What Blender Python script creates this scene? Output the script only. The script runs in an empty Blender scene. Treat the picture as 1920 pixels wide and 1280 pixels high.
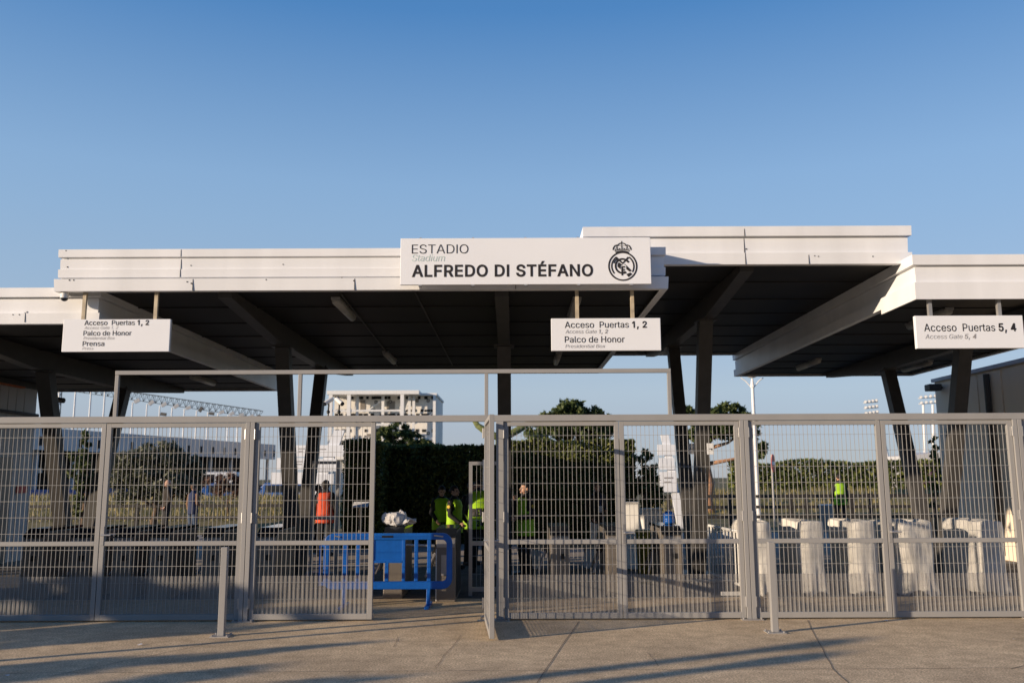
import bpy, bmesh, math, random
from mathutils import Vector, Matrix, noise as mnoise
from mathutils.geometry import delaunay_2d_cdt
R = math.radians
random.seed(7)
scene = bpy.context.scene
COL = scene.collection

# ------------------------------------------------------------------ camera
PITCH, ROLL, FPX, CAMH = 8.78, -0.24, 1652.0, 1.65
cam_d = bpy.data.cameras.new('camera')
cam_d.sensor_width = 36.0
cam_d.lens = FPX / 1920.0 * 36.0
cam_d.clip_start, cam_d.clip_end = 0.1, 3000.0
cam = bpy.data.objects.new('camera', cam_d)
COL.objects.link(cam)
CM = Matrix.Translation((0, 0, CAMH)) @ Matrix.Rotation(R(90 + PITCH), 4, 'X') @ Matrix.Rotation(R(ROLL), 4, 'Z')
cam.matrix_world = CM
scene.camera = cam
cam_d.dof.use_dof = True
cam_d.dof.focus_distance = 10.8
cam_d.dof.aperture_fstop = 2.0

# ------------------------------------------------------------------ sun, sky, exposure
SUN_ELEV = 11.3
SUN_DIR = Vector((-0.897, -0.442, 0.0)) * math.cos(R(SUN_ELEV)) + Vector((0, 0, math.sin(R(SUN_ELEV))))
world = bpy.data.worlds.new('World')
scene.world = world
world.use_nodes = True
wn = world.node_tree
for n in list(wn.nodes): wn.nodes.remove(n)
sky = wn.nodes.new('ShaderNodeTexSky')
sky.sky_type = 'NISHITA'
sky.sun_disc = False
sky.sun_elevation = R(SUN_ELEV)
sky.sun_rotation = math.atan2(SUN_DIR.x, SUN_DIR.y)
sky.altitude = 650.0
sky.air_density = 1.0
sky.dust_density = 0.2
sky.ozone_density = 6.0
# a clear winter sky: the physical sky, partly replaced by the measured colour at each height above the horizon
tcw = wn.nodes.new('ShaderNodeTexCoord')
sxyz = wn.nodes.new('ShaderNodeSeparateXYZ'); wn.links.new(tcw.outputs['Generated'], sxyz.inputs[0])
grad = wn.nodes.new('ShaderNodeValToRGB'); wn.links.new(sxyz.outputs['Z'], grad.inputs[0])
EXPO, SKYS = 0.45, 0.133
def lin(c): c /= 255.0; return c / 12.92 if c < 0.04045 else ((c + 0.055) / 1.055) ** 2.4
SKYT = [(0, (0.1966, 0.1987, 0.2191)), (2.9, (0.206, 0.2127, 0.241)), (5.4, (0.2242, 0.2503, 0.273)), (9, (0.1903, 0.2407, 0.2903)), (15.9, (0.1503, 0.2267, 0.3191)), (18.7, (0.1349, 0.2167, 0.323)), (29.3, (0.0403, 0.1188, 0.2567)), (45, (0.0117, 0.0569, 0.1779)), (90, (0.0029, 0.019, 0.0855))]
els = grad.color_ramp.elements
while len(els) > 1: els.remove(els[0])
for i, (ang, rgb) in enumerate(SKYT):
    e = els[0] if i == 0 else els.new(math.sin(R(ang)))
    e.position = math.sin(R(ang)); e.color = (*rgb, 1)
gain = wn.nodes.new('ShaderNodeMixRGB'); gain.blend_type = 'MULTIPLY'; gain.inputs[0].default_value = 1.0
gain.inputs[2].default_value = (12, 12, 12, 1); wn.links.new(grad.outputs[0], gain.inputs[1])
smix = wn.nodes.new('ShaderNodeMixRGB'); smix.inputs[0].default_value = 0.8
wn.links.new(sky.outputs[0], smix.inputs[1]); wn.links.new(gain.outputs[0], smix.inputs[2])
bg = wn.nodes.new('ShaderNodeBackground')
bg.inputs['Strength'].default_value = SKYS
wo = wn.nodes.new('ShaderNodeOutputWorld')
wn.links.new(smix.outputs[0], bg.inputs[0])
wn.links.new(bg.outputs[0], wo.inputs[0])
sun_d = bpy.data.lights.new('sun', 'SUN')
sun_d.energy = 4.6
sun_d.angle = R(0.53)
sun_d.color = (1.0, 0.805, 0.60)
sun = bpy.data.objects.new('sun', sun_d)
sun.rotation_euler = SUN_DIR.to_track_quat('Z', 'Y').to_euler()
sun.location = (-30, -15, 20)
COL.objects.link(sun)
scene.view_settings.view_transform = 'Standard'
scene.view_settings.look = 'None'
scene.view_settings.exposure = EXPO
scene.view_settings.gamma = 1.0

# ------------------------------------------------------------------ measuring: a photo pixel plus a real depth gives a point
def ray(u, v):
    d = CM.to_3x3() @ Vector(((u - 960) / FPX, -(v - 640) / FPX, -1.0))
    return d
def at(u, v, Y):
    d = ray(u, v); t = Y / d.y
    return Vector((d.x * t, Y, CAMH + d.z * t))
def atz(u, v, z):
    d = ray(u, v); t = (z - CAMH) / d.z
    return Vector((d.x * t, d.y * t, z))

# ------------------------------------------------------------------ materials
def new_mat(name):
    m = bpy.data.materials.new(name); m.use_nodes = True
    return m, m.node_tree.nodes, m.node_tree.links, m.node_tree.nodes['Principled BSDF']
def mat(name, col, rough=0.55, metal=0.0, var=0.12, scale=6.0, bump=0.0, bscale=80.0, spec=0.4, streak=False):
    m, N, L, b = new_mat(name)
    tc = N.new('ShaderNodeTexCoord')
    src = tc.outputs['Object']
    if streak:
        mp = N.new('ShaderNodeMapping'); mp.inputs['Scale'].default_value = (1.0, 1.0, 0.12)
        L.new(src, mp.inputs[0]); src = mp.outputs[0]
    nz = N.new('ShaderNodeTexNoise'); nz.inputs['Scale'].default_value = scale; nz.inputs['Detail'].default_value = 5
    L.new(src, nz.inputs['Vector'])
    rp = N.new('ShaderNodeValToRGB')
    a = [max(0, c * (1 - var)) for c in col]; z = [min(1, c * (1 + var * 0.7)) for c in col]
    rp.color_ramp.elements[0].color = (*a, 1); rp.color_ramp.elements[0].position = 0.3
    rp.color_ramp.elements[1].color = (*z, 1); rp.color_ramp.elements[1].position = 0.7
    L.new(nz.outputs['Fac'], rp.inputs[0]); L.new(rp.outputs[0], b.inputs['Base Color'])
    b.inputs['Roughness'].default_value = rough; b.inputs['Metallic'].default_value = metal
    b.inputs['Specular IOR Level'].default_value = spec
    if bump:
        n2 = N.new('ShaderNodeTexNoise'); n2.inputs['Scale'].default_value = bscale; n2.inputs['Detail'].default_value = 4
        L.new(tc.outputs['Object'], n2.inputs['Vector'])
        bp = N.new('ShaderNodeBump'); bp.inputs['Strength'].default_value = bump; bp.inputs['Distance'].default_value = 0.02
        L.new(n2.outputs['Fac'], bp.inputs['Height']); L.new(bp.outputs[0], b.inputs['Normal'])
    return m
def ground_mat(name, base, dark, speck, sc=1.0):
    m, N, L, b = new_mat(name)
    tc = N.new('ShaderNodeTexCoord')
    def noise(s, d=6, ro=0.6):
        n = N.new('ShaderNodeTexNoise'); n.inputs['Scale'].default_value = s * sc; n.inputs['Detail'].default_value = d
        n.inputs['Roughness'].default_value = ro
        L.new(tc.outputs['Object'], n.inputs['Vector']); return n
    def ramp(p0, c0, p1, c1, src):
        r = N.new('ShaderNodeValToRGB'); e = r.color_ramp.elements
        e[0].position, e[0].color, e[1].position, e[1].color = p0, (*c0, 1), p1, (*c1, 1)
        L.new(src, r.inputs[0]); return r
    def mix(mode, f, a, c):
        x = N.new('ShaderNodeMixRGB'); x.blend_type = mode
        if isinstance(f, float): x.inputs[0].default_value = f
        else: L.new(f, x.inputs[0])
        L.new(a, x.inputs[1]); L.new(c, x.inputs[2]); return x
    big = ramp(0.33, dark, 0.62, base, noise(0.55, 7).outputs['Fac'])
    fine = ramp(0.36, (0.52, 0.5, 0.48), 0.64, (1.28, 1.27, 1.25), noise(55, 3, 0.75).outputs['Fac'])
    mid = ramp(0.35, (0.84, 0.83, 0.82), 0.65, (1.1, 1.1, 1.1), noise(5.5, 5).outputs['Fac'])
    c = mix('MULTIPLY', 1.0, big.outputs[0], fine.outputs[0])
    c = mix('MULTIPLY', 1.0, c.outputs[0], mid.outputs[0])
    vo = N.new('ShaderNodeTexVoronoi'); vo.inputs['Scale'].default_value = 42 * sc
    L.new(tc.outputs['Object'], vo.inputs['Vector'])
    sp = ramp(0.10, (1, 1, 1), 0.22, (0, 0, 0), vo.outputs['Distance'])
    rgb = N.new('ShaderNodeRGB'); rgb.outputs[0].default_value = (*speck, 1)
    fac = N.new('ShaderNodeMath'); fac.operation = 'MULTIPLY'; fac.inputs[1].default_value = 0.5
    L.new(sp.outputs[0], fac.inputs[0])
    c = mix('MIX', fac.outputs[0], c.outputs[0], rgb.outputs[0])
    L.new(c.outputs[0], b.inputs['Base Color'])
    b.inputs['Roughness'].default_value = 0.9; b.inputs['Specular IOR Level'].default_value = 0.15
    bp = N.new('ShaderNodeBump'); bp.inputs['Strength'].default_value = 0.35; bp.inputs['Distance'].default_value = 0.006
    L.new(noise(70, 3).outputs['Fac'], bp.inputs['Height']); L.new(bp.outputs[0], b.inputs['Normal'])
    return m
def leaf_mat(name, c1, c2, c3):
    m, N, L, b = new_mat(name)
    ge = N.new('ShaderNodeNewGeometry')
    rp = N.new('ShaderNodeValToRGB'); e = rp.color_ramp.elements
    e[0].position, e[0].color = 0.0, (*c1, 1); e[1].position, e[1].color = 1.0, (*c3, 1)
    k = e.new(0.55); k.color = (*c2, 1)
    L.new(ge.outputs['Random Per Island'], rp.inputs[0])
    L.new(rp.outputs[0], b.inputs['Base Color'])
    b.inputs['Roughness'].default_value = 0.6; b.inputs['Specular IOR Level'].default_value = 0.25
    tr = N.new('ShaderNodeBsdfTranslucent'); L.new(rp.outputs[0], tr.inputs[0])
    mx = N.new('ShaderNodeMixShader'); mx.inputs[0].default_value = 0.22
    L.new(b.outputs[0], mx.inputs[1]); L.new(tr.outputs[0], mx.inputs[2])
    L.new(mx.outputs[0], N['Material Output'].inputs[0])
    return m
def perforated_mat(name, col, open_share):
    m, N, L, b = new_mat(name)
    b.inputs['Base Color'].default_value = (*col, 1); b.inputs['Roughness'].default_value = 0.5
    tc = N.new('ShaderNodeTexCoord'); sx = N.new('ShaderNodeSeparateXYZ'); cb_ = N.new('ShaderNodeCombineXYZ')
    L.new(tc.outputs['Object'], sx.inputs[0]); L.new(sx.outputs['X'], cb_.inputs['X']); L.new(sx.outputs['Z'], cb_.inputs['Y'])
    vo = N.new('ShaderNodeTexVoronoi'); vo.voronoi_dimensions = '2D'; vo.inputs['Randomness'].default_value = 0.0
    vo.inputs['Scale'].default_value = 110.0
    L.new(cb_.outputs[0], vo.inputs['Vector'])
    lt = N.new('ShaderNodeMath'); lt.operation = 'LESS_THAN'; lt.inputs[1].default_value = open_share
    L.new(vo.outputs['Distance'], lt.inputs[0])
    t = N.new('ShaderNodeBsdfTransparent'); mx = N.new('ShaderNodeMixShader')
    L.new(lt.outputs[0], mx.inputs[0]); L.new(b.outputs[0], mx.inputs[1]); L.new(t.outputs[0], mx.inputs[2])
    L.new(mx.outputs[0], N['Material Output'].inputs[0])
    return m
M = {}
M['white'] = mat('white_sheet_metal', (0.79, 0.795, 0.80), 0.42, var=0.085, scale=2.2, streak=True)
M['signwhite'] = mat('sign_white', (0.80, 0.815, 0.84), 0.38, var=0.025, scale=1.2)
M['ink'] = mat('black_lettering', (0.025, 0.022, 0.022), 0.5)
M['greyink'] = mat('grey_lettering', (0.30, 0.29, 0.29), 0.5)
M['mint'] = mat('pale_green_lettering', (0.55, 0.66, 0.62), 0.5)
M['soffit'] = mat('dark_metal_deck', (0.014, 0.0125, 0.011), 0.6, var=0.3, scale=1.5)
M['darksteel'] = mat('dark_painted_steel', (0.066, 0.063, 0.060), 0.5, var=0.15)
M['fence'] = mat('silver_grey_paint', (0.31, 0.303, 0.293), 0.42, var=0.06, scale=3.0, streak=True)
M['wire'] = mat('galvanised_wire', (0.36, 0.352, 0.34), 0.4, var=0.05)
M['perf'] = perforated_mat('perforated_sheet', (0.33, 0.315, 0.295), 0.40)
M['galv'] = mat('galvanised_steel', (0.45, 0.44, 0.43), 0.35, metal=0.5, var=0.12)
M['rod'] = mat('weathered_rod', (0.50, 0.42, 0.30), 0.5, var=0.35, scale=9)
M['seam'] = mat('dark_seam', (0.05, 0.045, 0.04), 0.8)
M['joint'] = mat('joint_filler', (0.20, 0.165, 0.125), 0.9)
M['tube'] = mat('lamp_diffuser', (0.42, 0.41, 0.38), 0.35)
M['concrete'] = ground_mat('exposed_aggregate_concrete', (0.80, 0.63, 0.405), (0.55, 0.43, 0.28), (0.20, 0.16, 0.115))
M['asphalt'] = ground_mat('worn_asphalt', (0.17, 0.16, 0.15), (0.12, 0.115, 0.11), (0.22, 0.21, 0.2), 0.8)
M['paving'] = ground_mat('pale_paving', (0.42, 0.37, 0.31), (0.34, 0.30, 0.25), (0.25, 0.22, 0.2), 0.6)
M['dryland'] = ground_mat('dry_grassland', (0.24, 0.20, 0.10), (0.13, 0.13, 0.06), (0.30, 0.25, 0.13), 0.5)
M['blade'] = leaf_mat('dry_grass_blade', (0.10, 0.11, 0.03), (0.24, 0.20, 0.08), (0.42, 0.34, 0.15))
M['hedge'] = leaf_mat('hedge_leaf', (0.038, 0.054, 0.016), (0.095, 0.12, 0.03), (0.24, 0.25, 0.065))
M['pine'] = leaf_mat('pine_needles', (0.026, 0.045, 0.016), (0.07, 0.10, 0.032), (0.15, 0.17, 0.06))
M['olive'] = leaf_mat('olive_leaf', (0.05, 0.06, 0.035), (0.10, 0.11, 0.07), (0.22, 0.22, 0.15))
M['redbush'] = leaf_mat('bare_red_twigs', (0.08, 0.045, 0.035), (0.14, 0.08, 0.06), (0.22, 0.15, 0.11))
M['bark'] = mat('bark', (0.13, 0.085, 0.055), 0.9, var=0.4, scale=14, bump=0.6, bscale=30)
M['pinebark'] = mat('pine_bark', (0.34, 0.19, 0.11), 0.9, var=0.35, scale=12, bump=0.6, bscale=25)
M['mossbark'] = mat('mossy_bark', (0.15, 0.17, 0.06), 0.9, var=0.5, scale=18, bump=0.5, bscale=30)
M['core'] = mat('dark_hedge_core', (0.012, 0.014, 0.007), 0.95)  # near-black fill for the inside of the hedges
M['wallL'] = mat('pale_wall_panel', (0.60, 0.59, 0.57), 0.7, var=0.06, scale=1.0, streak=True)
M['wallR'] = mat('grey_wall_panel', (0.82, 0.71, 0.56), 0.7, var=0.08, scale=1.0, streak=True)
M['orange'] = mat('orange_trim', (0.55, 0.14, 0.03), 0.5)
M['turn'] = mat('brushed_steel_cabinet', (0.25, 0.22, 0.185), 0.42, metal=0.2, var=0.08, scale=4)
M['black'] = mat('black_plastic', (0.02, 0.02, 0.02), 0.4)
M['glassblack'] = mat('dark_glass', (0.02, 0.024, 0.03), 0.12)
M['blue'] = mat('blue_plastic', (0.008, 0.13, 0.52), 0.38, var=0.12, scale=8)
M['blue2'] = mat('deep_blue_paint', (0.02, 0.09, 0.30), 0.4)
M['cloth'] = mat('white_cloth', (0.66, 0.635, 0.58), 0.9, var=0.16, scale=4, bump=0.4, bscale=12)
M['plastic'] = mat('white_plastic', (0.74, 0.73, 0.70), 0.5, var=0.08)
M['binlime'] = mat('olive_yellow_plastic', (0.22, 0.19, 0.015), 0.45)
M['rail'] = mat('dark_timber_rail', (0.03, 0.027, 0.024), 0.7)
M['red'] = mat('sign_red', (0.55, 0.03, 0.03), 0.4)
M['stand'] = mat('white_concrete', (0.52, 0.52, 0.53), 0.7, var=0.08, scale=0.4)
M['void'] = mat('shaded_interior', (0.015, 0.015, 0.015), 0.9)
M['bldg'] = mat('cream_panel', (0.78, 0.745, 0.68), 0.7, var=0.14, scale=0.35)
M['bldgw'] = mat('white_steel_frame', (0.76, 0.75, 0.73), 0.6, var=0.06)
M['stone'] = mat('bin_stone', (0.36, 0.31, 0.26), 0.8, var=0.15)
M['neon'] = mat('hi_vis_yellow', (0.34, 0.60, 0.02), 0.7, var=0.1, scale=10, bump=0.3, bscale=25)
M['hivis_orange'] = mat('hi_vis_orange', (0.66, 0.075, 0.02), 0.7, var=0.1, scale=10, bump=0.3, bscale=25)
M['jacket'] = mat('black_jacket', (0.016, 0.016, 0.018), 0.8, bump=0.4, bscale=18)
M['coat'] = mat('dark_brown_coat', (0.035, 0.028, 0.022), 0.85, bump=0.4, bscale=18)
M['navy'] = mat('navy_vest', (0.015, 0.028, 0.085), 0.8, bump=0.4, bscale=18)
M['tan'] = mat('tan_sleeve', (0.24, 0.13, 0.07), 0.85)
M['jeans'] = mat('blue_jeans', (0.06, 0.09, 0.15), 0.85, var=0.2, scale=8)
M['greyjeans'] = mat('pale_grey_jeans', (0.62, 0.62, 0.62), 0.85, var=0.15, scale=8)
M['shoe'] = mat('dark_shoe', (0.02, 0.018, 0.016), 0.6)
M['hair'] = mat('dark_hair', (0.016, 0.012, 0.010), 0.7, var=0.3, scale=30)
M['brownhair'] = mat('brown_hair', (0.10, 0.055, 0.03), 0.7, var=0.3, scale=30)
M['skin'] = mat('skin', (0.50, 0.29, 0.20), 0.55, var=0.06)
M['lip'] = mat('lip', (0.36, 0.14, 0.11), 0.5)
M['patch'] = mat('yellow_patch', (0.60, 0.42, 0.05), 0.7)

# ------------------------------------------------------------------ mesh builder and tagging
class MB:
    def __init__(s): s.v = []; s.f = []; s.mi = []; s.k = 0
    def add(s, vs, fs):
        o = len(s.v); s.v += [tuple(p) for p in vs]; s.f += [tuple(i + o for i in q) for q in fs]; s.mi += [s.k] * len(fs); return s
    def box(s, x0, x1, y0, y1, z0, z1):
        return s.add([(x0,y0,z0),(x1,y0,z0),(x1,y1,z0),(x0,y1,z0),(x0,y0,z1),(x1,y0,z1),(x1,y1,z1),(x0,y1,z1)],
                     [(0,3,2,1),(4,5,6,7),(0,1,5,4),(1,2,6,5),(2,3,7,6),(3,0,4,7)])
    def bar(s, a, b, w, h, up=(0, 0, 1)):
        a, b = Vector(a), Vector(b); d = (b - a).normalized(); up = Vector(up)
        if abs(d.dot(up)) > 0.99: up = Vector((0, 1, 0))
        x = d.cross(up).normalized() * (w / 2); y = x.cross(d).normalized() * (h / 2)
        vs = [a-x-y, a+x-y, a+x+y, a-x+y, b-x-y, b+x-y, b+x+y, b-x+y]
        return s.add(vs, [(0,3,2,1),(4,5,6,7),(0,1,5,4),(1,2,6,5),(2,3,7,6),(3,0,4,7)])
    def tube(s, pts, rad, n=10, cap=True):
        pts = [Vector(p) for p in pts]
        if not isinstance(rad, (list, tuple)): rad = [rad] * len(pts)
        vs = []; fs = []; ref = None
        for i, p in enumerate(pts):
            d = (pts[min(i+1, len(pts)-1)] - pts[max(i-1, 0)]).normalized()
            if ref is None:
                ref = Vector((1, 0, 0)) if abs(d.x) < 0.8 else Vector((0, 1, 0))
            x = (ref - d * ref.dot(d)).normalized(); ref = x; y = d.cross(x)
            for k in range(n):
                t = 2 * math.pi * k / n
                vs.append(p + (x * math.cos(t) + y * math.sin(t)) * rad[i])
        for i in range(len(pts) - 1):
            for k in range(n):
                fs.append((i*n+k, i*n+(k+1) % n, (i+1)*n+(k+1) % n, (i+1)*n+k))
        if cap:
            fs.append(tuple(range(n))[::-1]); fs.append(tuple(range((len(pts)-1)*n, len(pts)*n)))
        return s.add(vs, fs)
    def capsule(s, a, b, ra, rb, n=12):
        a, b = Vector(a), Vector(b); d = (b - a).normalized()
        P = [a-d*ra*.98, a-d*ra*.8, a-d*ra*.4, a, b, b+d*rb*.4, b+d*rb*.8, b+d*rb*.98]
        return s.tube(P, [ra*.15, ra*.6, ra*.92, ra, rb, rb*.92, rb*.6, rb*.15], n)
    def ball(s, c, rx, ry=None, rz=None, nu=14, nv=9, rot=None):
        ry = rx if ry is None else ry; rz = rx if rz is None else rz
        vs = []; fs = []; c = Vector(c)
        for j in range(nv + 1):
            t = math.pi * j / nv
            for i in range(nu):
                p = 2 * math.pi * i / nu
                q = Vector((rx*math.sin(t)*math.cos(p), ry*math.sin(t)*math.sin(p), rz*math.cos(t)))
                if rot is not None: q = rot @ q
                vs.append(c + q)
        for j in range(nv):
            for i in range(nu):
                fs.append((j*nu+i, (j+1)*nu+i, (j+1)*nu+(i+1) % nu, j*nu+(i+1) % nu))
        return s.add(vs, fs)
    def loft(s, rings, closed=True):
        n = len(rings[0]); vs = [p for r in rings for p in r]; fs = []
        for j in range(len(rings) - 1):
            for i in range(n):
                fs.append((j*n+i, j*n+(i+1) % n, (j+1)*n+(i+1) % n, (j+1)*n+i))
        if closed:
            fs.append(tuple(range(n))[::-1]); fs.append(tuple(range((len(rings)-1)*n, len(rings)*n)))
        return s.add(vs, fs)
    def prism(s, outline, y0, y1):          # outline in XZ, extruded along Y
        n = len(outline)
        vs = [(x, y0, z) for x, z in outline] + [(x, y1, z) for x, z in outline]
        fs = [tuple(range(n)), tuple(range(n, 2*n))[::-1]] + [(i, i+n, (i+1) % n + n, (i+1) % n) for i in range(n)]
        return s.add(vs, fs)
    def mesh(s, name, mats, off=(0, 0, 0), smooth=False):
        me = bpy.data.meshes.new(name)
        o = Vector(off)
        me.from_pydata([(p[0]-o.x, p[1]-o.y, p[2]-o.z) for p in s.v], [], s.f)
        for m in (mats if isinstance(mats, (list, tuple)) else [mats]): me.materials.append(m)
        if any(s.mi): me.polygons.foreach_set('material_index', s.mi)
        if smooth: me.polygons.foreach_set('use_smooth', [True] * len(me.polygons))
        me.update(); return me
    def build(s, name, mats, parent=None, off=(0, 0, 0), smooth=False, bevel=0.0, fix=False):
        me = s.mesh(name, mats, off, smooth)
        if fix or bevel:
            bm = bmesh.new(); bm.from_mesh(me)
            bmesh.ops.recalc_face_normals(bm, faces=bm.faces)
            bm.to_mesh(me); bm.free()
        o = bpy.data.objects.new(name, me); COL.objects.link(o)
        if parent: o.parent = parent
        if bevel:
            b = o.modifiers.new('bevel', 'BEVEL'); b.width = bevel; b.segments = 2; b.limit_method = 'ANGLE'
        return o
def tag(o, label=None, cat=None, group=None, kind=None):
    if label: o['label'] = label
    if cat: o['category'] = cat
    if group: o['group'] = group
    if kind: o['kind'] = kind
    return o
def thing(name, label, cat, loc=(0, 0, 0), rz=0.0, group=None):
    o = bpy.data.objects.new(name, None); COL.objects.link(o)
    o.location = loc; o.rotation_euler = (0, 0, rz); o.empty_display_size = 0.2
    return tag(o, label, cat, group)
def copy_thing(src, loc, rz=None, label=None):
    kids = {}
    for o in COL.objects:
        if o.parent: kids.setdefault(o.parent, []).append(o)
    def rec(o, par):
        c = o.copy(); COL.objects.link(c)
        if par: c.parent = par
        for k in kids.get(o, []): rec(k, c)
        return c
    r = rec(src, None); r.location = loc
    if rz is not None: r.rotation_euler = (0, 0, rz)
    if label: r['label'] = label
    return r
def remesh(mb, voxel, smooth_it=4):
    me = mb.mesh('tmp', M['skin'])
    o = bpy.data.objects.new('tmp', me); COL.objects.link(o)
    r = o.modifiers.new('r', 'REMESH'); r.mode = 'VOXEL'; r.voxel_size = voxel
    sm = o.modifiers.new('s', 'SMOOTH'); sm.iterations = smooth_it; sm.factor = 0.5
    dg = bpy.context.evaluated_depsgraph_get(); dg.update()
    out = bpy.data.meshes.new_from_object(o.evaluated_get(dg))
    bpy.data.objects.remove(o); bpy.data.meshes.remove(me)
    out.materials.clear()
    out.polygons.foreach_set('use_smooth', [True] * len(out.polygons))
    return out

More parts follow.
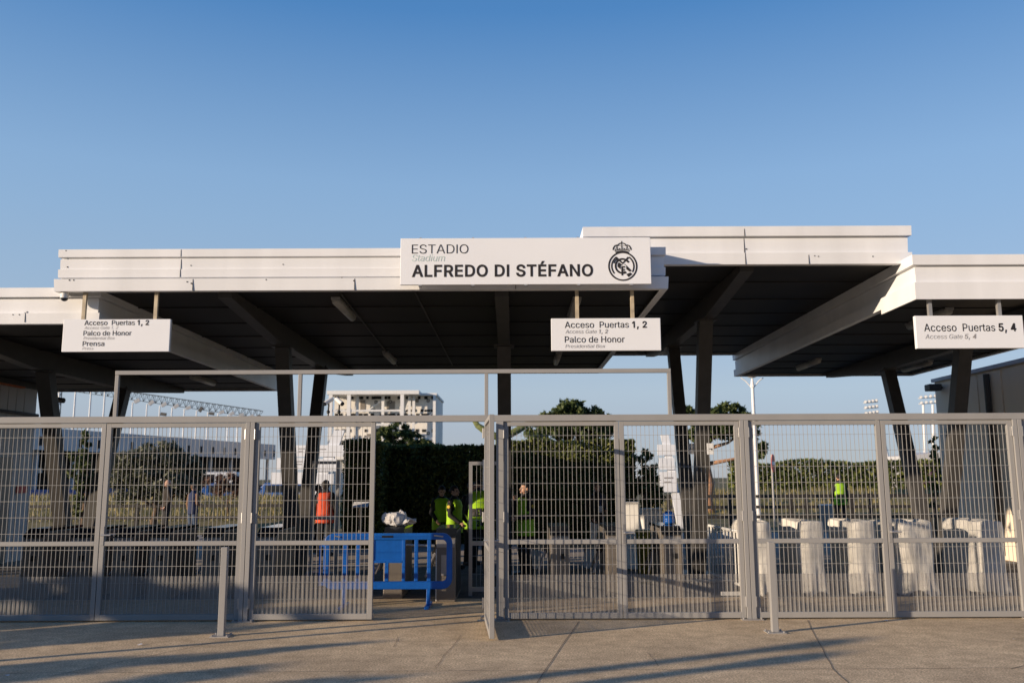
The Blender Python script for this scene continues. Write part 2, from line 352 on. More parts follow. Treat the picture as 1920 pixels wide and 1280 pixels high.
# ------------------------------------------------------------------ lettering: glyph outlines (advance, contours), 1000 units per em, cap height 509
GLYPH = {" ":[188,[]],",":[188,[[38,-119,68,71,137,71,84,-119]]],"0":[453,[[227,-7,191,-3,158,7,130,24,105,48,85,77,69,113,57,155,50,202,48,254,50,306,57,353,69,395,85,431,106,461,130,484,159,502,191,512,227,516,262,512,295,502,323,484,348,461,368,431,384,395,396,353,403,306,405,254,403,202,396,155,384,113,368,77,348,48,323,24,295,7,263,-3],[227,50,250,52,271,60,290,74,306,92,320,116,330,144,338,176,342,213,344,254,342,295,338,332,330,365,320,393,306,416,290,435,271,449,250,457,227,460,203,457,182,449,163,435,147,416,134,393,123,365,115,332,111,295,109,254,111,213,115,176,123,144,134,116,147,92,163,74,182,60,203,52]]],"1":[400,[[192,0,192,420,80,350,80,412,195,509,258,509,258,0]]],"2":[453,[[64,0,64,47,234,229,252,248,268,266,282,282,294,298,303,312,311,327,316,341,319,356,320,371,319,389,315,405,308,419,298,431,287,441,273,449,258,455,241,458,224,460,205,458,188,454,172,447,159,438,148,427,139,413,132,398,128,381,127,362,66,362,68,391,75,418,86,442,102,464,121,482,143,496,168,507,196,513,225,516,254,513,281,507,306,497,328,482,346,465,361,445,372,423,379,398,381,372,380,354,377,336,371,318,363,299,351,280,336,259,317,235,294,209,267,180,153,60,153,57,389,57,389,0]]],"4":[453,[[282,0,282,105,40,105,40,158,247,509,343,509,343,163,413,163,413,105,343,105,343,0],[109,163,282,440,282,163]]],"5":[453,[[221,-7,192,-5,165,1,140,11,118,25,99,41,83,60,71,82,63,105,60,130,122,130,125,115,130,102,138,89,148,78,160,68,173,60,188,54,204,51,221,50,241,51,259,56,276,64,291,75,304,89,314,104,322,122,326,141,328,162,326,183,321,203,314,221,303,237,290,251,275,262,257,270,238,275,218,277,201,276,184,273,167,268,152,262,139,255,128,246,67,253,96,509,366,509,366,452,151,452,134,301,136,301,148,311,162,318,178,325,194,330,212,333,229,334,252,332,274,328,294,321,313,311,330,299,345,285,358,269,370,251,379,231,386,210,390,187,391,163,388,132,381,102,369,76,352,52,332,32,309,15,282,3,253,-4]]],"A":[480,[[16,0,201,509,276,509,463,0,395,0,287,302,280,323,272,346,264,372,255,402,244,438,232,478,245,478,233,437,222,402,213,371,204,345,197,322,191,302,85,0],[110,142,110,199,370,199,370,142]]],"B":[456,[[60,0,60,509,241,509,274,507,304,501,329,491,350,477,367,461,381,442,390,421,396,398,398,374,397,353,393,336,387,320,378,307,368,295,356,286,343,278,329,272,315,267,315,262,331,260,347,254,363,245,378,234,391,220,402,203,411,184,416,161,418,136,416,111,410,88,400,67,386,48,368,31,344,18,317,8,284,2,247,0],[125,57,245,57,281,60,309,67,330,80,344,96,353,115,355,137,354,153,350,169,342,184,333,197,320,209,306,218,289,225,269,229,248,231,125,231],[125,285,238,285,256,287,273,290,288,296,302,304,314,314,323,326,330,340,335,355,336,372,333,393,326,412,313,429,294,442,270,449,240,452,125,452]]],"C":[510,[[267,-7,225,-3,186,7,150,25,119,49,92,79,70,115,53,157,44,203,40,254,44,305,53,352,70,393,92,429,119,459,150,484,186,501,225,512,267,516,293,514,317,511,340,504,362,496,383,485,402,471,419,456,435,438,448,418,459,397,467,373,473,348,408,348,404,365,397,380,389,395,380,407,369,418,357,428,344,437,330,444,315,449,300,453,284,455,267,456,237,453,209,445,184,432,161,414,141,391,125,364,113,332,106,295,103,254,106,213,113,177,125,145,141,117,161,94,184,76,210,63,237,56,267,53,284,54,300,56,315,60,330,65,344,72,357,81,369,90,380,102,389,114,397,128,404,144,408,160,473,160,467,135,459,112,448,91,435,71,420,53,402,38,383,24,363,13,341,5,317,-2,293,-6]]],"D":[502,[[219,0,96,0,96,57,215,57,254,60,288,68,318,81,343,99,363,122,379,149,390,181,397,216,399,255,397,294,390,329,379,361,364,388,344,410,320,428,291,441,258,449,221,452,93,452,93,509,225,509,273,505,315,495,353,478,385,455,412,426,433,391,449,351,458,306,462,255,458,205,449,159,433,119,411,83,384,54,351,31,312,14,268,3],[125,509,125,0,60,0,60,509]]],"E":[419,[[60,0,60,509,372,509,372,452,125,452,125,286,355,286,355,229,125,229,125,57,375,57,375,0]]],"F":[410,[[60,0,60,509,369,509,369,452,125,452,125,278,346,278,346,221,125,221,125,0]]],"G":[520,[[269,-7,225,-3,185,7,149,25,118,49,91,79,69,116,53,157,43,203,40,254,43,305,53,352,69,393,91,429,117,459,149,484,184,501,223,512,265,516,291,514,316,510,340,504,363,494,384,483,403,469,421,453,436,436,449,416,460,395,468,373,474,349,408,349,402,365,395,379,387,393,378,406,368,417,356,427,344,436,330,443,315,448,300,453,283,455,265,456,236,453,209,445,183,432,160,414,141,392,125,364,113,332,106,295,103,254,106,213,113,177,125,145,141,117,161,95,184,76,210,63,238,56,269,53,296,55,322,61,345,71,365,85,382,102,396,123,407,147,413,173,415,202,434,199,283,199,283,256,478,256,478,200,475,160,466,124,451,91,431,62,406,38,377,19,344,5,308,-4]]],"H":[517,[[60,0,60,509,125,509,125,289,392,289,392,509,457,509,457,0,392,0,392,232,125,232,125,0]]],"I":[190,[[62,0,62,509,127,509,127,0]]],"L":[393,[[60,0,60,509,125,509,125,57,361,57,361,0]]],"N":[523,[[60,0,60,509,128,509,396,110,396,509,463,509,463,0,395,0,127,398,127,0]]],"O":[533,[[267,-7,225,-3,186,7,150,25,119,49,92,79,70,115,53,157,44,203,40,254,44,305,53,352,70,393,92,429,119,459,150,484,186,501,225,512,267,516,309,512,348,501,384,484,415,459,442,429,464,393,480,352,490,305,493,254,490,203,480,157,464,115,442,79,415,49,384,25,348,7,309,-3],[267,53,296,55,324,63,349,76,372,94,392,116,408,144,420,176,428,213,430,254,428,295,420,332,408,365,392,392,372,415,349,433,324,446,296,453,267,456,237,453,210,445,184,433,161,415,142,392,125,364,113,332,106,295,103,254,106,213,113,176,125,144,142,117,161,94,184,76,210,63,237,55]]],"P":[445,[[60,0,60,509,235,509,272,506,305,499,332,487,356,471,375,452,390,430,400,404,407,377,409,348,407,318,400,291,390,265,375,243,356,223,332,207,305,195,272,188,235,186,109,186,109,242,233,242,257,244,279,248,297,256,312,266,324,279,333,294,339,310,343,328,344,348,343,367,339,385,333,402,324,416,312,428,297,439,279,446,257,451,232,452,125,452,125,0]]],"R":[449,[[60,0,60,509,236,509,273,506,305,500,333,489,356,473,376,455,390,433,401,408,407,381,409,352,407,323,401,296,390,271,376,250,356,232,333,217,305,206,273,200,236,198,96,198,96,255,234,255,258,256,280,260,298,267,313,276,325,287,334,300,340,316,344,333,345,352,344,371,340,389,334,405,325,419,313,430,298,440,279,446,258,451,233,452,125,452,125,0],[353,0,230,229,303,229,428,0]]],"S":[447,[[224,-9,188,-7,156,-1,128,9,102,23,81,40,64,60,51,83,42,109,38,137,104,137,108,118,114,102,123,88,136,76,150,66,166,59,185,53,204,50,224,49,246,50,267,54,286,60,303,69,317,79,329,92,338,106,344,122,346,139,344,154,340,168,332,179,322,189,310,197,296,205,280,211,263,217,245,222,184,239,145,253,112,269,86,289,67,313,56,341,52,372,54,400,62,425,75,448,92,468,113,484,138,498,165,508,195,514,227,516,259,514,289,508,316,498,340,484,360,468,377,449,390,427,398,403,401,378,337,378,332,402,320,421,302,437,280,449,254,456,225,459,204,457,185,454,167,448,152,440,139,430,129,418,121,405,117,391,115,376,117,359,122,345,131,334,142,324,155,315,169,308,184,302,198,297,212,293,264,279,279,275,295,270,312,264,328,256,344,248,359,238,372,226,384,213,395,198,402,180,407,161,408,139,406,112,399,87,386,64,370,43,349,25,323,11,294,0,261,-7]]],"T":[449,[[32,452,32,509,417,509,417,452,257,452,257,0,193,0,193,452]]],"W":[686,[[155,0,16,509,82,509,163,196,167,179,172,162,175,145,187,94,190,76,194,58,197,40,189,40,193,58,196,76,200,94,203,111,207,128,211,145,224,196,306,509,380,509,462,196,466,179,470,162,474,145,486,94,490,76,494,58,497,40,488,40,492,58,495,76,499,94,503,111,506,128,510,145,523,196,603,509,670,509,530,0,455,0,368,323,362,345,357,368,351,391,346,417,341,445,336,475,350,475,345,446,340,420,335,395,330,371,324,347,318,323,230,0]]],"a":[389,[[160,-9,137,-7,115,-3,94,5,76,15,60,29,48,45,38,63,32,84,30,108,32,128,36,146,43,161,53,174,64,184,78,193,92,200,108,206,125,211,143,214,161,217,178,220,234,227,247,229,257,231,265,235,271,240,274,246,276,255,276,257,275,272,272,285,267,297,260,307,251,315,240,322,227,327,212,330,196,331,178,330,163,327,149,322,137,316,127,309,118,301,110,292,104,283,100,274,41,291,51,313,64,331,79,346,95,358,114,368,133,375,153,380,173,383,194,384,208,384,223,382,239,379,255,375,271,369,286,360,300,350,312,336,322,320,330,301,335,278,337,251,337,0,277,0,277,52,272,52,267,43,260,34,252,25,242,16,229,8,215,1,199,-4,181,-7],[170,45,192,47,211,51,228,59,242,68,254,80,263,93,270,108,274,122,276,138,276,190,272,187,267,184,259,182,251,180,241,178,231,176,200,171,175,168,161,166,147,163,134,159,122,153,112,147,103,139,97,130,93,118,92,105,93,93,96,82,102,72,109,64,119,57,130,52,142,48,156,46]]],"c":[396,[[207,-8,174,-5,144,3,117,16,93,35,72,58,56,85,44,116,37,150,34,187,37,225,44,260,56,291,72,318,93,341,117,360,144,374,174,382,207,384,226,384,243,381,260,377,276,371,291,364,305,356,318,346,330,335,340,322,349,308,356,293,362,277,303,262,300,272,295,281,290,289,284,297,278,304,270,311,261,316,252,321,242,325,231,328,220,329,207,330,184,328,163,321,145,310,130,296,118,278,108,258,102,236,98,212,96,187,98,163,102,139,108,117,118,97,130,80,145,66,163,55,184,49,207,46,220,47,232,49,243,52,253,55,262,60,271,66,279,73,285,80,292,89,297,98,301,107,304,117,363,102,357,86,350,70,341,56,331,43,319,32,306,21,292,12,277,5,261,-1,244,-5,226,-7]]],"d":[424,[[195,-8,165,-6,137,3,111,16,89,34,70,57,55,84,43,116,36,151,34,189,36,227,43,261,55,293,70,320,89,342,112,361,137,374,165,382,196,384,218,383,237,379,253,373,267,364,278,355,287,346,295,336,301,327,306,319,311,319,311,509,372,509,372,0,313,0,313,59,307,59,301,50,295,41,287,31,277,21,266,12,252,4,236,-3,217,-7],[205,47,226,49,246,55,263,65,278,78,290,95,299,115,306,138,310,162,312,189,310,216,306,241,300,263,290,282,278,299,263,312,246,322,227,328,205,330,182,328,162,322,145,311,130,298,118,281,108,261,102,239,98,215,96,189,98,163,102,139,109,117,118,97,130,80,145,66,162,55,182,49]]],"e":[404,[[212,-8,177,-5,145,3,117,16,92,35,72,58,56,85,44,116,37,150,34,187,36,224,44,258,55,290,71,317,91,340,115,359,142,373,172,382,205,384,226,383,246,380,266,374,285,366,303,355,319,341,334,324,347,305,357,282,365,256,370,227,371,194,371,169,75,169,75,221,338,221,310,202,308,226,304,248,298,269,288,286,277,301,263,314,246,323,227,328,205,330,183,328,164,323,146,313,131,301,119,286,109,270,102,251,97,231,96,211,96,178,98,151,102,127,110,106,121,88,135,73,151,61,169,53,190,48,212,46,227,47,241,49,254,53,265,58,276,65,285,73,294,82,300,93,306,105,365,91,358,72,348,55,335,39,320,26,302,14,283,4,261,-3,237,-7]]],"i":[167,[[53,0,53,379,114,379,114,0],[84,443,73,444,63,448,54,455,47,463,43,472,41,483,43,494,47,504,54,512,63,518,73,522,84,524,95,522,105,518,114,512,121,504,125,494,126,483,125,472,121,463,114,455,105,448,95,444]]],"l":[189,[[139,-2,112,0,91,8,74,20,62,37,55,59,53,84,53,509,114,509,114,99,114,83,117,71,120,62,126,57,135,53,146,52,160,53,170,54,181,3,162,-1,154,-2,147,-2]]],"m":[610,[[53,0,53,379,112,379,112,295,108,295,114,314,122,331,132,346,144,358,158,368,172,376,187,382,203,385,219,386,245,383,268,375,287,361,303,342,314,320,321,295,312,295,318,312,326,329,337,343,350,356,364,366,381,375,398,381,417,385,437,386,458,385,478,380,497,372,514,361,529,346,541,328,550,307,555,283,557,255,557,0,496,0,496,254,493,279,485,298,473,313,456,323,438,329,419,330,402,329,387,326,374,320,363,312,353,302,345,290,340,277,336,263,335,247,335,0,274,0,274,260,272,280,265,297,253,311,238,322,220,328,199,330,185,329,171,326,158,320,145,312,135,302,126,289,119,274,115,257,114,238,114,0]]],"n":[410,[[114,227,114,0,53,0,53,379,112,379,112,287,102,287,116,319,132,344,152,362,175,374,200,382,227,384,252,383,275,377,295,369,313,356,328,340,341,321,350,298,355,271,357,240,357,0,296,0,296,235,293,263,286,286,273,304,256,318,235,326,210,329,192,328,176,324,161,317,147,308,136,297,126,283,119,266,115,248]]],"o":[415,[[207,-8,174,-5,144,3,117,16,93,35,72,58,56,85,44,116,37,150,34,187,37,225,44,260,56,291,72,318,93,341,117,360,144,374,174,382,207,384,241,382,271,374,299,360,323,341,343,318,359,291,371,260,379,225,381,187,379,150,371,116,359,85,343,58,323,35,299,16,271,3,241,-5],[207,46,231,49,252,55,270,66,285,80,298,97,307,117,314,139,318,163,319,187,318,212,314,236,307,258,298,278,285,296,270,310,252,321,231,328,207,330,184,328,163,321,145,310,130,296,118,278,108,258,102,236,98,212,96,187,98,163,102,139,108,117,118,97,130,80,145,66,163,55,184,49]]],"r":[259,[[53,0,53,379,112,379,112,321,115,321,124,339,137,354,152,367,171,377,191,383,213,385,229,384,243,384,243,322,230,324,223,325,215,326,207,326,190,324,174,321,159,315,146,306,135,296,126,284,119,269,115,254,114,237,114,0]]],"s":[365,[[182,-8,157,-7,133,-3,112,3,93,12,76,24,62,38,50,54,41,73,36,94,94,107,101,87,111,72,124,60,141,52,160,47,181,45,206,47,227,53,244,62,258,74,265,88,268,103,266,115,262,126,254,136,243,144,229,150,212,155,149,170,118,180,92,192,72,208,58,227,50,249,47,274,49,295,55,314,65,332,79,347,95,360,115,370,137,378,161,383,187,384,212,383,234,379,254,372,271,363,286,352,299,339,309,324,318,308,324,290,268,277,262,291,254,304,243,316,228,325,210,331,187,333,166,331,147,326,131,317,119,305,111,292,109,277,110,264,115,253,124,243,136,235,152,229,172,223,229,209,261,200,287,187,306,171,320,153,328,131,331,107,329,85,323,65,312,47,298,31,281,18,260,6,236,-2,210,-7]]],"t":[227,[[204,379,204,327,6,327,6,379],[65,471,126,471,126,98,127,83,130,70,136,61,144,55,156,51,170,50,185,51,202,54,213,2,207,0,200,-2,192,-3,184,-3,176,-4,168,-4,138,-1,113,7,92,21,77,41,68,64,65,93]]],"u":[410,[[182,-5,158,-3,135,2,115,11,97,23,82,39,69,59,60,82,54,109,53,139,53,379,114,379,114,144,116,117,124,94,137,75,154,61,175,53,200,50,218,51,234,55,249,62,263,71,274,83,283,97,290,113,295,132,296,153,296,379,357,379,357,0,298,0,298,92,307,92,294,60,277,35,257,17,234,5,209,-3]]],"x":[379,[[21,0,171,218,171,171,29,379,100,379,147,306,159,287,170,270,179,253,188,237,198,221,207,206,175,206,185,221,194,237,202,253,211,270,222,287,233,306,282,379,352,379,209,169,209,214,358,0,287,0,231,85,219,103,209,120,200,136,191,152,182,167,173,182,205,182,195,167,187,152,178,136,170,120,160,103,148,85,91,0]]],"´":[219,[[54,429,102,529,170,529,104,429]]]}
def area2(c):
    n = len(c); return sum(c[i][0] * c[(i+1) % n][1] - c[(i+1) % n][0] * c[i][1] for i in range(n))
def grow(c, d):                            # thicken an outline by d along its left/right normals
    if not d: return c
    n = len(c); out = []; sg_ = 1
    for i in range(n):
        p, q, r_ = c[i-1], c[i], c[(i+1) % n]
        a = Vector((q[0]-p[0], q[1]-p[1])); b = Vector((r_[0]-q[0], r_[1]-q[1]))
        if a.length < 1e-6 or b.length < 1e-6: out.append(q); continue
        a.normalize(); b.normalize()
        na, nb = Vector((a.y, -a.x)), Vector((b.y, -b.x)); m = na + nb
        if m.length < .2: m = na
        else: m = m / max(.35, m.length_squared / 2)
        out.append((q[0] + m.x * d, q[1] + m.y * d))
    return out
def winding(p, cons):
    w = 0
    for c in cons:
        n = len(c)
        for i in range(n):
            a, b = c[i], c[(i+1) % n]
            if (a[1] <= p[1]) != (b[1] <= p[1]):
                x = a[0] + (p[1]-a[1]) / (b[1]-a[1]) * (b[0]-a[0])
                if x > p[0]: w += 1 if b[1] > a[1] else -1
    return w
GCACHE = {}
def glyph_tris(ch, bold):
    key = (ch, bold)
    if key in GCACHE: return GCACHE[key]
    cons = [[(c[2*i], c[2*i+1]) for i in range(len(c) // 2)] for c in GLYPH[ch][1]]
    res = ([], [])
    if cons:
        sgn = 1 if area2(max(cons, key=lambda c: abs(area2(c)))) > 0 else -1
        cons = [grow(c, bold * 1000 * sgn) for c in cons]
        vs = []; es = []
        for c in cons:
            o = len(vs); vs += [Vector(p) for p in c]; es += [(o + i, o + (i+1) % len(c)) for i in range(len(c))]
        r = delaunay_2d_cdt(vs, es, [], 0, 1e-4)
        P = [(v.x, v.y) for v in r[0]]
        fs = [f for f in r[2] if winding((sum(P[i][0] for i in f) / 3 + .0137, sum(P[i][1] for i in f) / 3 + .0071), cons) != 0]
        res = (P, [tuple(f) for f in fs])
    GCACHE[key] = res
    return res
def text_mesh(runs, cap, width=None):
    """runs: [(string, bold in em, shear)] on one baseline; outlines filled to a mesh, x from 0"""
    k = cap / 0.509; sc = k / 1000.0
    verts = []; faces = []; x = 0.0
    for s, bold, shear in runs:
        for ch in s:
            for g_, acc in ([('E', 0), ('´', 1)] if ch == 'É' else [(ch, 0)]):
                P, F = glyph_tris(g_, bold)
                n0 = len(verts)
                verts += [(x + (px + acc*120 + shear * py) * sc, (py + acc*135) * sc, 0.0) for px, py in P]
                faces += [tuple(i + n0 for i in f) for f in F]
            x += (GLYPH['E' if ch == 'É' else ch][0] + bold * 1500) * sc
    if width:
        used = {i for f in faces for i in f}
        x0 = min(verts[i][0] for i in used); x1 = max(verts[i][0] for i in used)
        verts = [((p[0] - x0) * width / (x1 - x0), p[1], p[2]) for p in verts]
    return verts, faces
def lettering(parent, runs, x, y, z, cap, width, m, name='lettering'):
    vs, fs = text_mesh(runs, cap, width)
    mb = MB(); mb.add([(x + p[0], y + p[2], z + p[1]) for p in vs], fs)
    return mb.build(name, m, parent)

# ================================================================== GROUND
def sheet(name, x0, x1, y0, y1, z, m):
    return tag(MB().add([(x0,y0,z),(x1,y0,z),(x1,y1,z),(x0,y1,z)], [(0,1,2,3)]).build(name, m), kind='structure')
sheet('ground', -1500, 1500, -1500, 1500, -0.008, M['dryland'])
apron = sheet('concrete_apron', -40, 40, -30, 12.62, 0.0, M['concrete'])
sheet('asphalt_yard', -40, 40, 12.62, 17.6, -0.004, M['asphalt'])
sheet('paved_path', -40, 40, 17.6, 27.0, -0.002, M['paving'])
def joint(pts, w=0.012):
    mb = MB()
    for (a, b) in zip(pts[:-1], pts[1:]):
        a, b = Vector((a.x, a.y, 0.003)), Vector((b.x, b.y, 0.003))
        n = (b - a).cross(Vector((0, 0, 1))).normalized() * (w / 2)
        mb.add([a - n, b - n, b + n, a + n], [(0, 1, 2, 3)])
    mb.build('expansion_joint', M['joint'], apron)
def wob(p, q, n=9, amp=0.006):
    return [p.lerp(q, i / n) + Vector((random.uniform(-amp, amp), random.uniform(-amp, amp), 0)) for i in range(n + 1)]
G = lambda u, v: atz(u, v, 0)
joint(wob(G(1085, 1165), G(996, 1295)), .009)
joint(wob(G(1513, 1162), G(1563, 1255)) + wob(G(1563, 1255), G(1612, 1300)), .008)
joint(wob(G(-60, 1262), G(2000, 1251), 40, 0.012), 0.007)
joint(wob(G(90, 1268), G(445, 1195), 14, 0.015), 0.008)
joint(wob(G(1895, 1253), G(2000, 1230)), 0.009)
joint(wob(G(865, 1190), G(815, 1250), 6, 0.012), 0.005)
joint(wob(G(747, 1193), G(738, 1212), 4, 0.008), 0.005)
joint(wob(G(1214, 1222), G(1236, 1248), 5, 0.008), 0.005)
joint([G(1240,1148), G(1500,1146)], 0.008)

# drain channel just inside the gap
dg0 = G(560, 1104)
dr = thing('drain_grate', 'slotted steel drain channel set in the concrete behind the blue barrier', 'drain', (-2.6, dg0.y, 0))
MB().box(-1.5, 1.6, -.07, .07, 0.002, .006).build('channel', M['seam'], dr)
mb = MB()
for i in range(62): mb.box(-1.49 + i*.05, -1.465 + i*.05, -.06, .06, .0062, .012)
mb.build('grate', M['galv'], dr)

# ================================================================== CANOPIES
def ring_loft(mb, x0, x1, y0, y1, prof):
    """prof: list of (outward offset, z); makes a mitred skirt round the rectangle"""
    loops = [[(x0-o, y0-o, z), (x1+o, y0-o, z), (x1+o, y1+o, z), (x0-o, y1+o, z)] for o, z in prof]
    mb.loft(loops, closed=False)
def canopy(name, label, x0, x1, y0, y1, zb, zt, lip, beams, lane):
    t = thing(name, label, 'canopy', ((x0 + x1) / 2, y0, 0), 0, 'stepped entrance canopies')
    off = t.location
    H = zt - zb
    mb = MB()
    if lip:
        zl = zb + 0.155
        prof = [(-.05, zb), (.045, zb), (.055, zl), (-.01, zl + .004), (-.01, zl + .022), (.022, zl + .026), (.026, zl + .13), (.008, zl+.135), (.012, zt - .125),
                (-.004, zt - .122), (-.004, zt - .104), (.032, zt - .10), (.034, zt), (-.10, zt), (-.10, zb + .14)]
    else:
        prof = [(-.06, zb), (.034, zb), (.040, zb + H*.30), (.002, zb + H*.305), (.008, zb + H*.70), (-.02, zb + H*.705), (-.02, zb + H*.74),
                (.046, zb + H*.745), (.050, zt), (-.10, zt), (-.10, zb + .14)]
    ring_loft(mb, x0, x1, y0, y1, prof)
    f = mb.build('fascia', M['white'], t, off, fix=True)
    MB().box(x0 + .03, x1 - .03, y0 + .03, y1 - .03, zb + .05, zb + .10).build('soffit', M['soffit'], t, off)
    MB().box(x0 + .09, x1 - .09, y0 + .09, y1 - .09, zb + .19, zb + .25).build('roof_deck', M['stand'], t, off)
    mb = MB()                                    # ribs of the metal deck
    n = int((y1 - y0) / 1.15)
    for i in range(1, n):
        y = y0 + i * (y1 - y0) / n
        mb.box(x0 + .05, x1 - .05, y - .012, y + .012, zb + .036, zb + .05)
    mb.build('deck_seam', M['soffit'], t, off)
    for bx in beams:
        z0 = zb + .048
        mb = MB()
        yA, yB = 13.9, 17.3
        prof2 = [(y0 + .15, z0), (y1 - .15, z0), (y1 - .15, z0 - .10), (yB + .35, z0 - .30), (yA - .35, z0 - .30), (y0 + .15, z0 - .10)]
        vs = [(bx - .09, y, z) for y, z in prof2] + [(bx + .09, y, z) for y, z in prof2]
        k = len(prof2)
        mb.add(vs, [tuple(range(k)), tuple(range(k, 2*k))[::-1]] + [(i, i + k, (i+1) % k + k, (i+1) % k) for i in range(k)])
        mb.build('beam', M['darksteel'], t, off, fix=True)
        for yt in (yA + .15, yB - .35):
            ybot = 15.45 + (.14 if yt > 15.45 else -.14)
            mb = MB(); mb.bar((bx, ybot, 0.0), (bx, yt, z0 - .29), .215, .20, up=(0, 1, 0))
            c = mb.build('column', M['darksteel'], t, off)
            mb = MB(); mb.box(bx - .16, bx + .16, yt - .18, yt + .18, z0 - .318, z0 - .30)
            mb.build('cap_plate', M['darksteel'], c, off)
        MB().box(bx - .28, bx + .28, lane - .42, lane + .42, 0, .03).build('base_plate', M['darksteel'], t, off)
    return t, off
Y0c = 10.95
ct, co = canopy('canopy', 'widest white canopy in the middle carrying the long stadium name sign', -5.74, 1.93, Y0c, 20.0, 4.0, 4.545, True, (-3.69, -0.13), 15.6)
Y0l = 11.15
lt_, lo = canopy('canopy', 'low white canopy at the far left beside the pale walled building', -13.2, -5.33, Y0l, 20.0, 3.62, 4.09, False, (-7.5, -11.0), 15.6)
Y0h = 11.3
ht_, ho = canopy('canopy', 'highest narrow white canopy behind the right end of the name sign', 0.99, 5.22, Y0h, 20.0, 4.40, 4.91, False, (3.13,), 15.6)
Y0r = 11.0
rt_, ro = canopy('canopy', 'white canopy at the right with its sunlit left side fascia', 5.16, 9.2, Y0r, 20.2, 3.93, 4.44, False, (7.27,), 15.6)
# lower front return of the right canopy: front band turns the corner and stops short
MB().box(5.115, 5.14, Y0r - .03, Y0r + 1.0, 3.86, 4.08).build('fascia_return', M['white'], rt_, ro)
MB().box(5.115, 9.23, Y0r - .055, Y0r - .03, 3.86, 4.08).build('fascia_return', M['white'], rt_, ro)
# panel joints and small fixings sit on whichever band of the fascia they fall on
def band(zb, zt, lip, z):
    H = zt - zb
    if lip:
        zl = zb + .155
        return .055 if z < zl else -.01 if z < zl + .026 else .026 if z < zl + .13 else .012 if z < zt - .125 else -.004 if z < zt - .10 else .034
    q = (z - zb) / H
    return .040 if q < .30 else .008 if q < .705 else -.02 if q < .745 else .050
def seam_on(t, off, y0, zb, zt, lip, u, v0, v1):
    a, b = at(u, v1, y0 - .03), at(u, v0, y0 - .03)
    z = max(a.z, zb + .003); zend = min(b.z, zt - .003); run = z
    while z < zend:
        o = band(zb, zt, lip, z + 1e-4)
        while z < zend and abs(band(zb, zt, lip, z + 1e-4) - o) < 1e-6: z += .002
        if o > 0 and z - run > .01: MB().box(a.x - .003, a.x + .003, y0 - o - .0025, y0 - o + .01, run, z - .002).build('panel_seam', M['seam'], t, off)
        run = z
def rivets(t, off, y0, zb, zt, lip, spots):
    for u, v in spots:
        p = at(u, v, y0 - .03); o = band(zb, zt, lip, p.z)
        MB().tube([(p.x, y0 - o + .01, p.z), (p.x, y0 - o - .003, p.z)], random.uniform(.006, .010), 7).build('rivet', M['seam'], t, off)
CC, HH, LL, RR = (Y0c, 4.0, 4.545, True), (Y0h, 4.40, 4.91, False), (Y0l, 3.62, 4.09, False), (Y0r, 3.93, 4.44, False)
for (u, v0, v1) in ((337, 468, 522), (362, 524, 547), (665, 523, 547), (967, 534, 547)): seam_on(ct, co, *CC, u, v0, v1)
for (u, v0, v1) in ((1398, 430, 500), (1517, 478, 500)): seam_on(ht_, ho, *HH, u, v0, v1)
seam_on(lt_, lo, *LL, 47, 583, 604)
rivets(ct, co, *CC, [(132,526),(140,526),(352,529),(360,532),(500,525),(640,520),(664,527),(357,497),(530,495),(124,470),(125,485),(125,500)])
rivets(lt_, lo, *LL, [(25,590),(37,590),(45,586),(107,557)])
rivets(ht_, ho, *HH, [(1527,480),(1534,481),(1636,481),(1400,466)])

# fluorescent lamps under the canopies
def lamp(label, p, L_=1.3):
    t = thing('tube_light', label, 'ceiling light', p, 0, 'tube lights under the canopies')
    MB().box(-.06, .06, -L_/2, L_/2, -.035, 0).build('housing', M['galv'], t)
    mb = MB(); mb.tube([(0, -L_/2 + .02, -.055), (0, L_/2 - .02, -.055)], .052, 10); mb.build('diffuser', M['tube'], t, smooth=True)
zC, zL, zR, zH = 4.05 - .001, 3.67 - .001, 3.98 - .001, 4.45 - .001
for (u, v, z, lab) in (
    (646, 574, zC, 'tube light under the middle canopy, nearest of the pair left of the name sign'),
    (731, 666, zC, 'tube light under the middle canopy, farther back beyond the front one'),
    (1076, 574, zC, 'tube light above the hanging sign for gates 1, 2 and Palco de Honor without Prensa'),
    (1045, 668, zC, 'tube light seen just below the hanging sign that lacks the word Prensa'),
    (172, 708, zL, 'tube light under the low left canopy beside the pale wall'),
    (381, 708, zL, 'tube light under the low left canopy near its right side fascia'),
    (1740, 592, zR, 'tube light under the right canopy behind the rods of the gates 5, 4 sign'),
    (1515, 679, zR, 'tube light under the right canopy near its left side fascia'),
    (1718, 682, zR, 'tube light under the right canopy below the gates 5, 4 sign')):
    lamp(lab, atz(u, v, z))
# conduit lines under the middle canopy
cd = MB(); a, b = atz(640, 552, zC - .02), atz(745, 686, zC - .02); cd.tube([a, b], .012, 6)
a, b = atz(778, 548, zC - .02), atz(848, 684, zC - .02); cd.tube([a, b], .012, 6)
cd.build('conduit', M['darksteel'], ct, co)

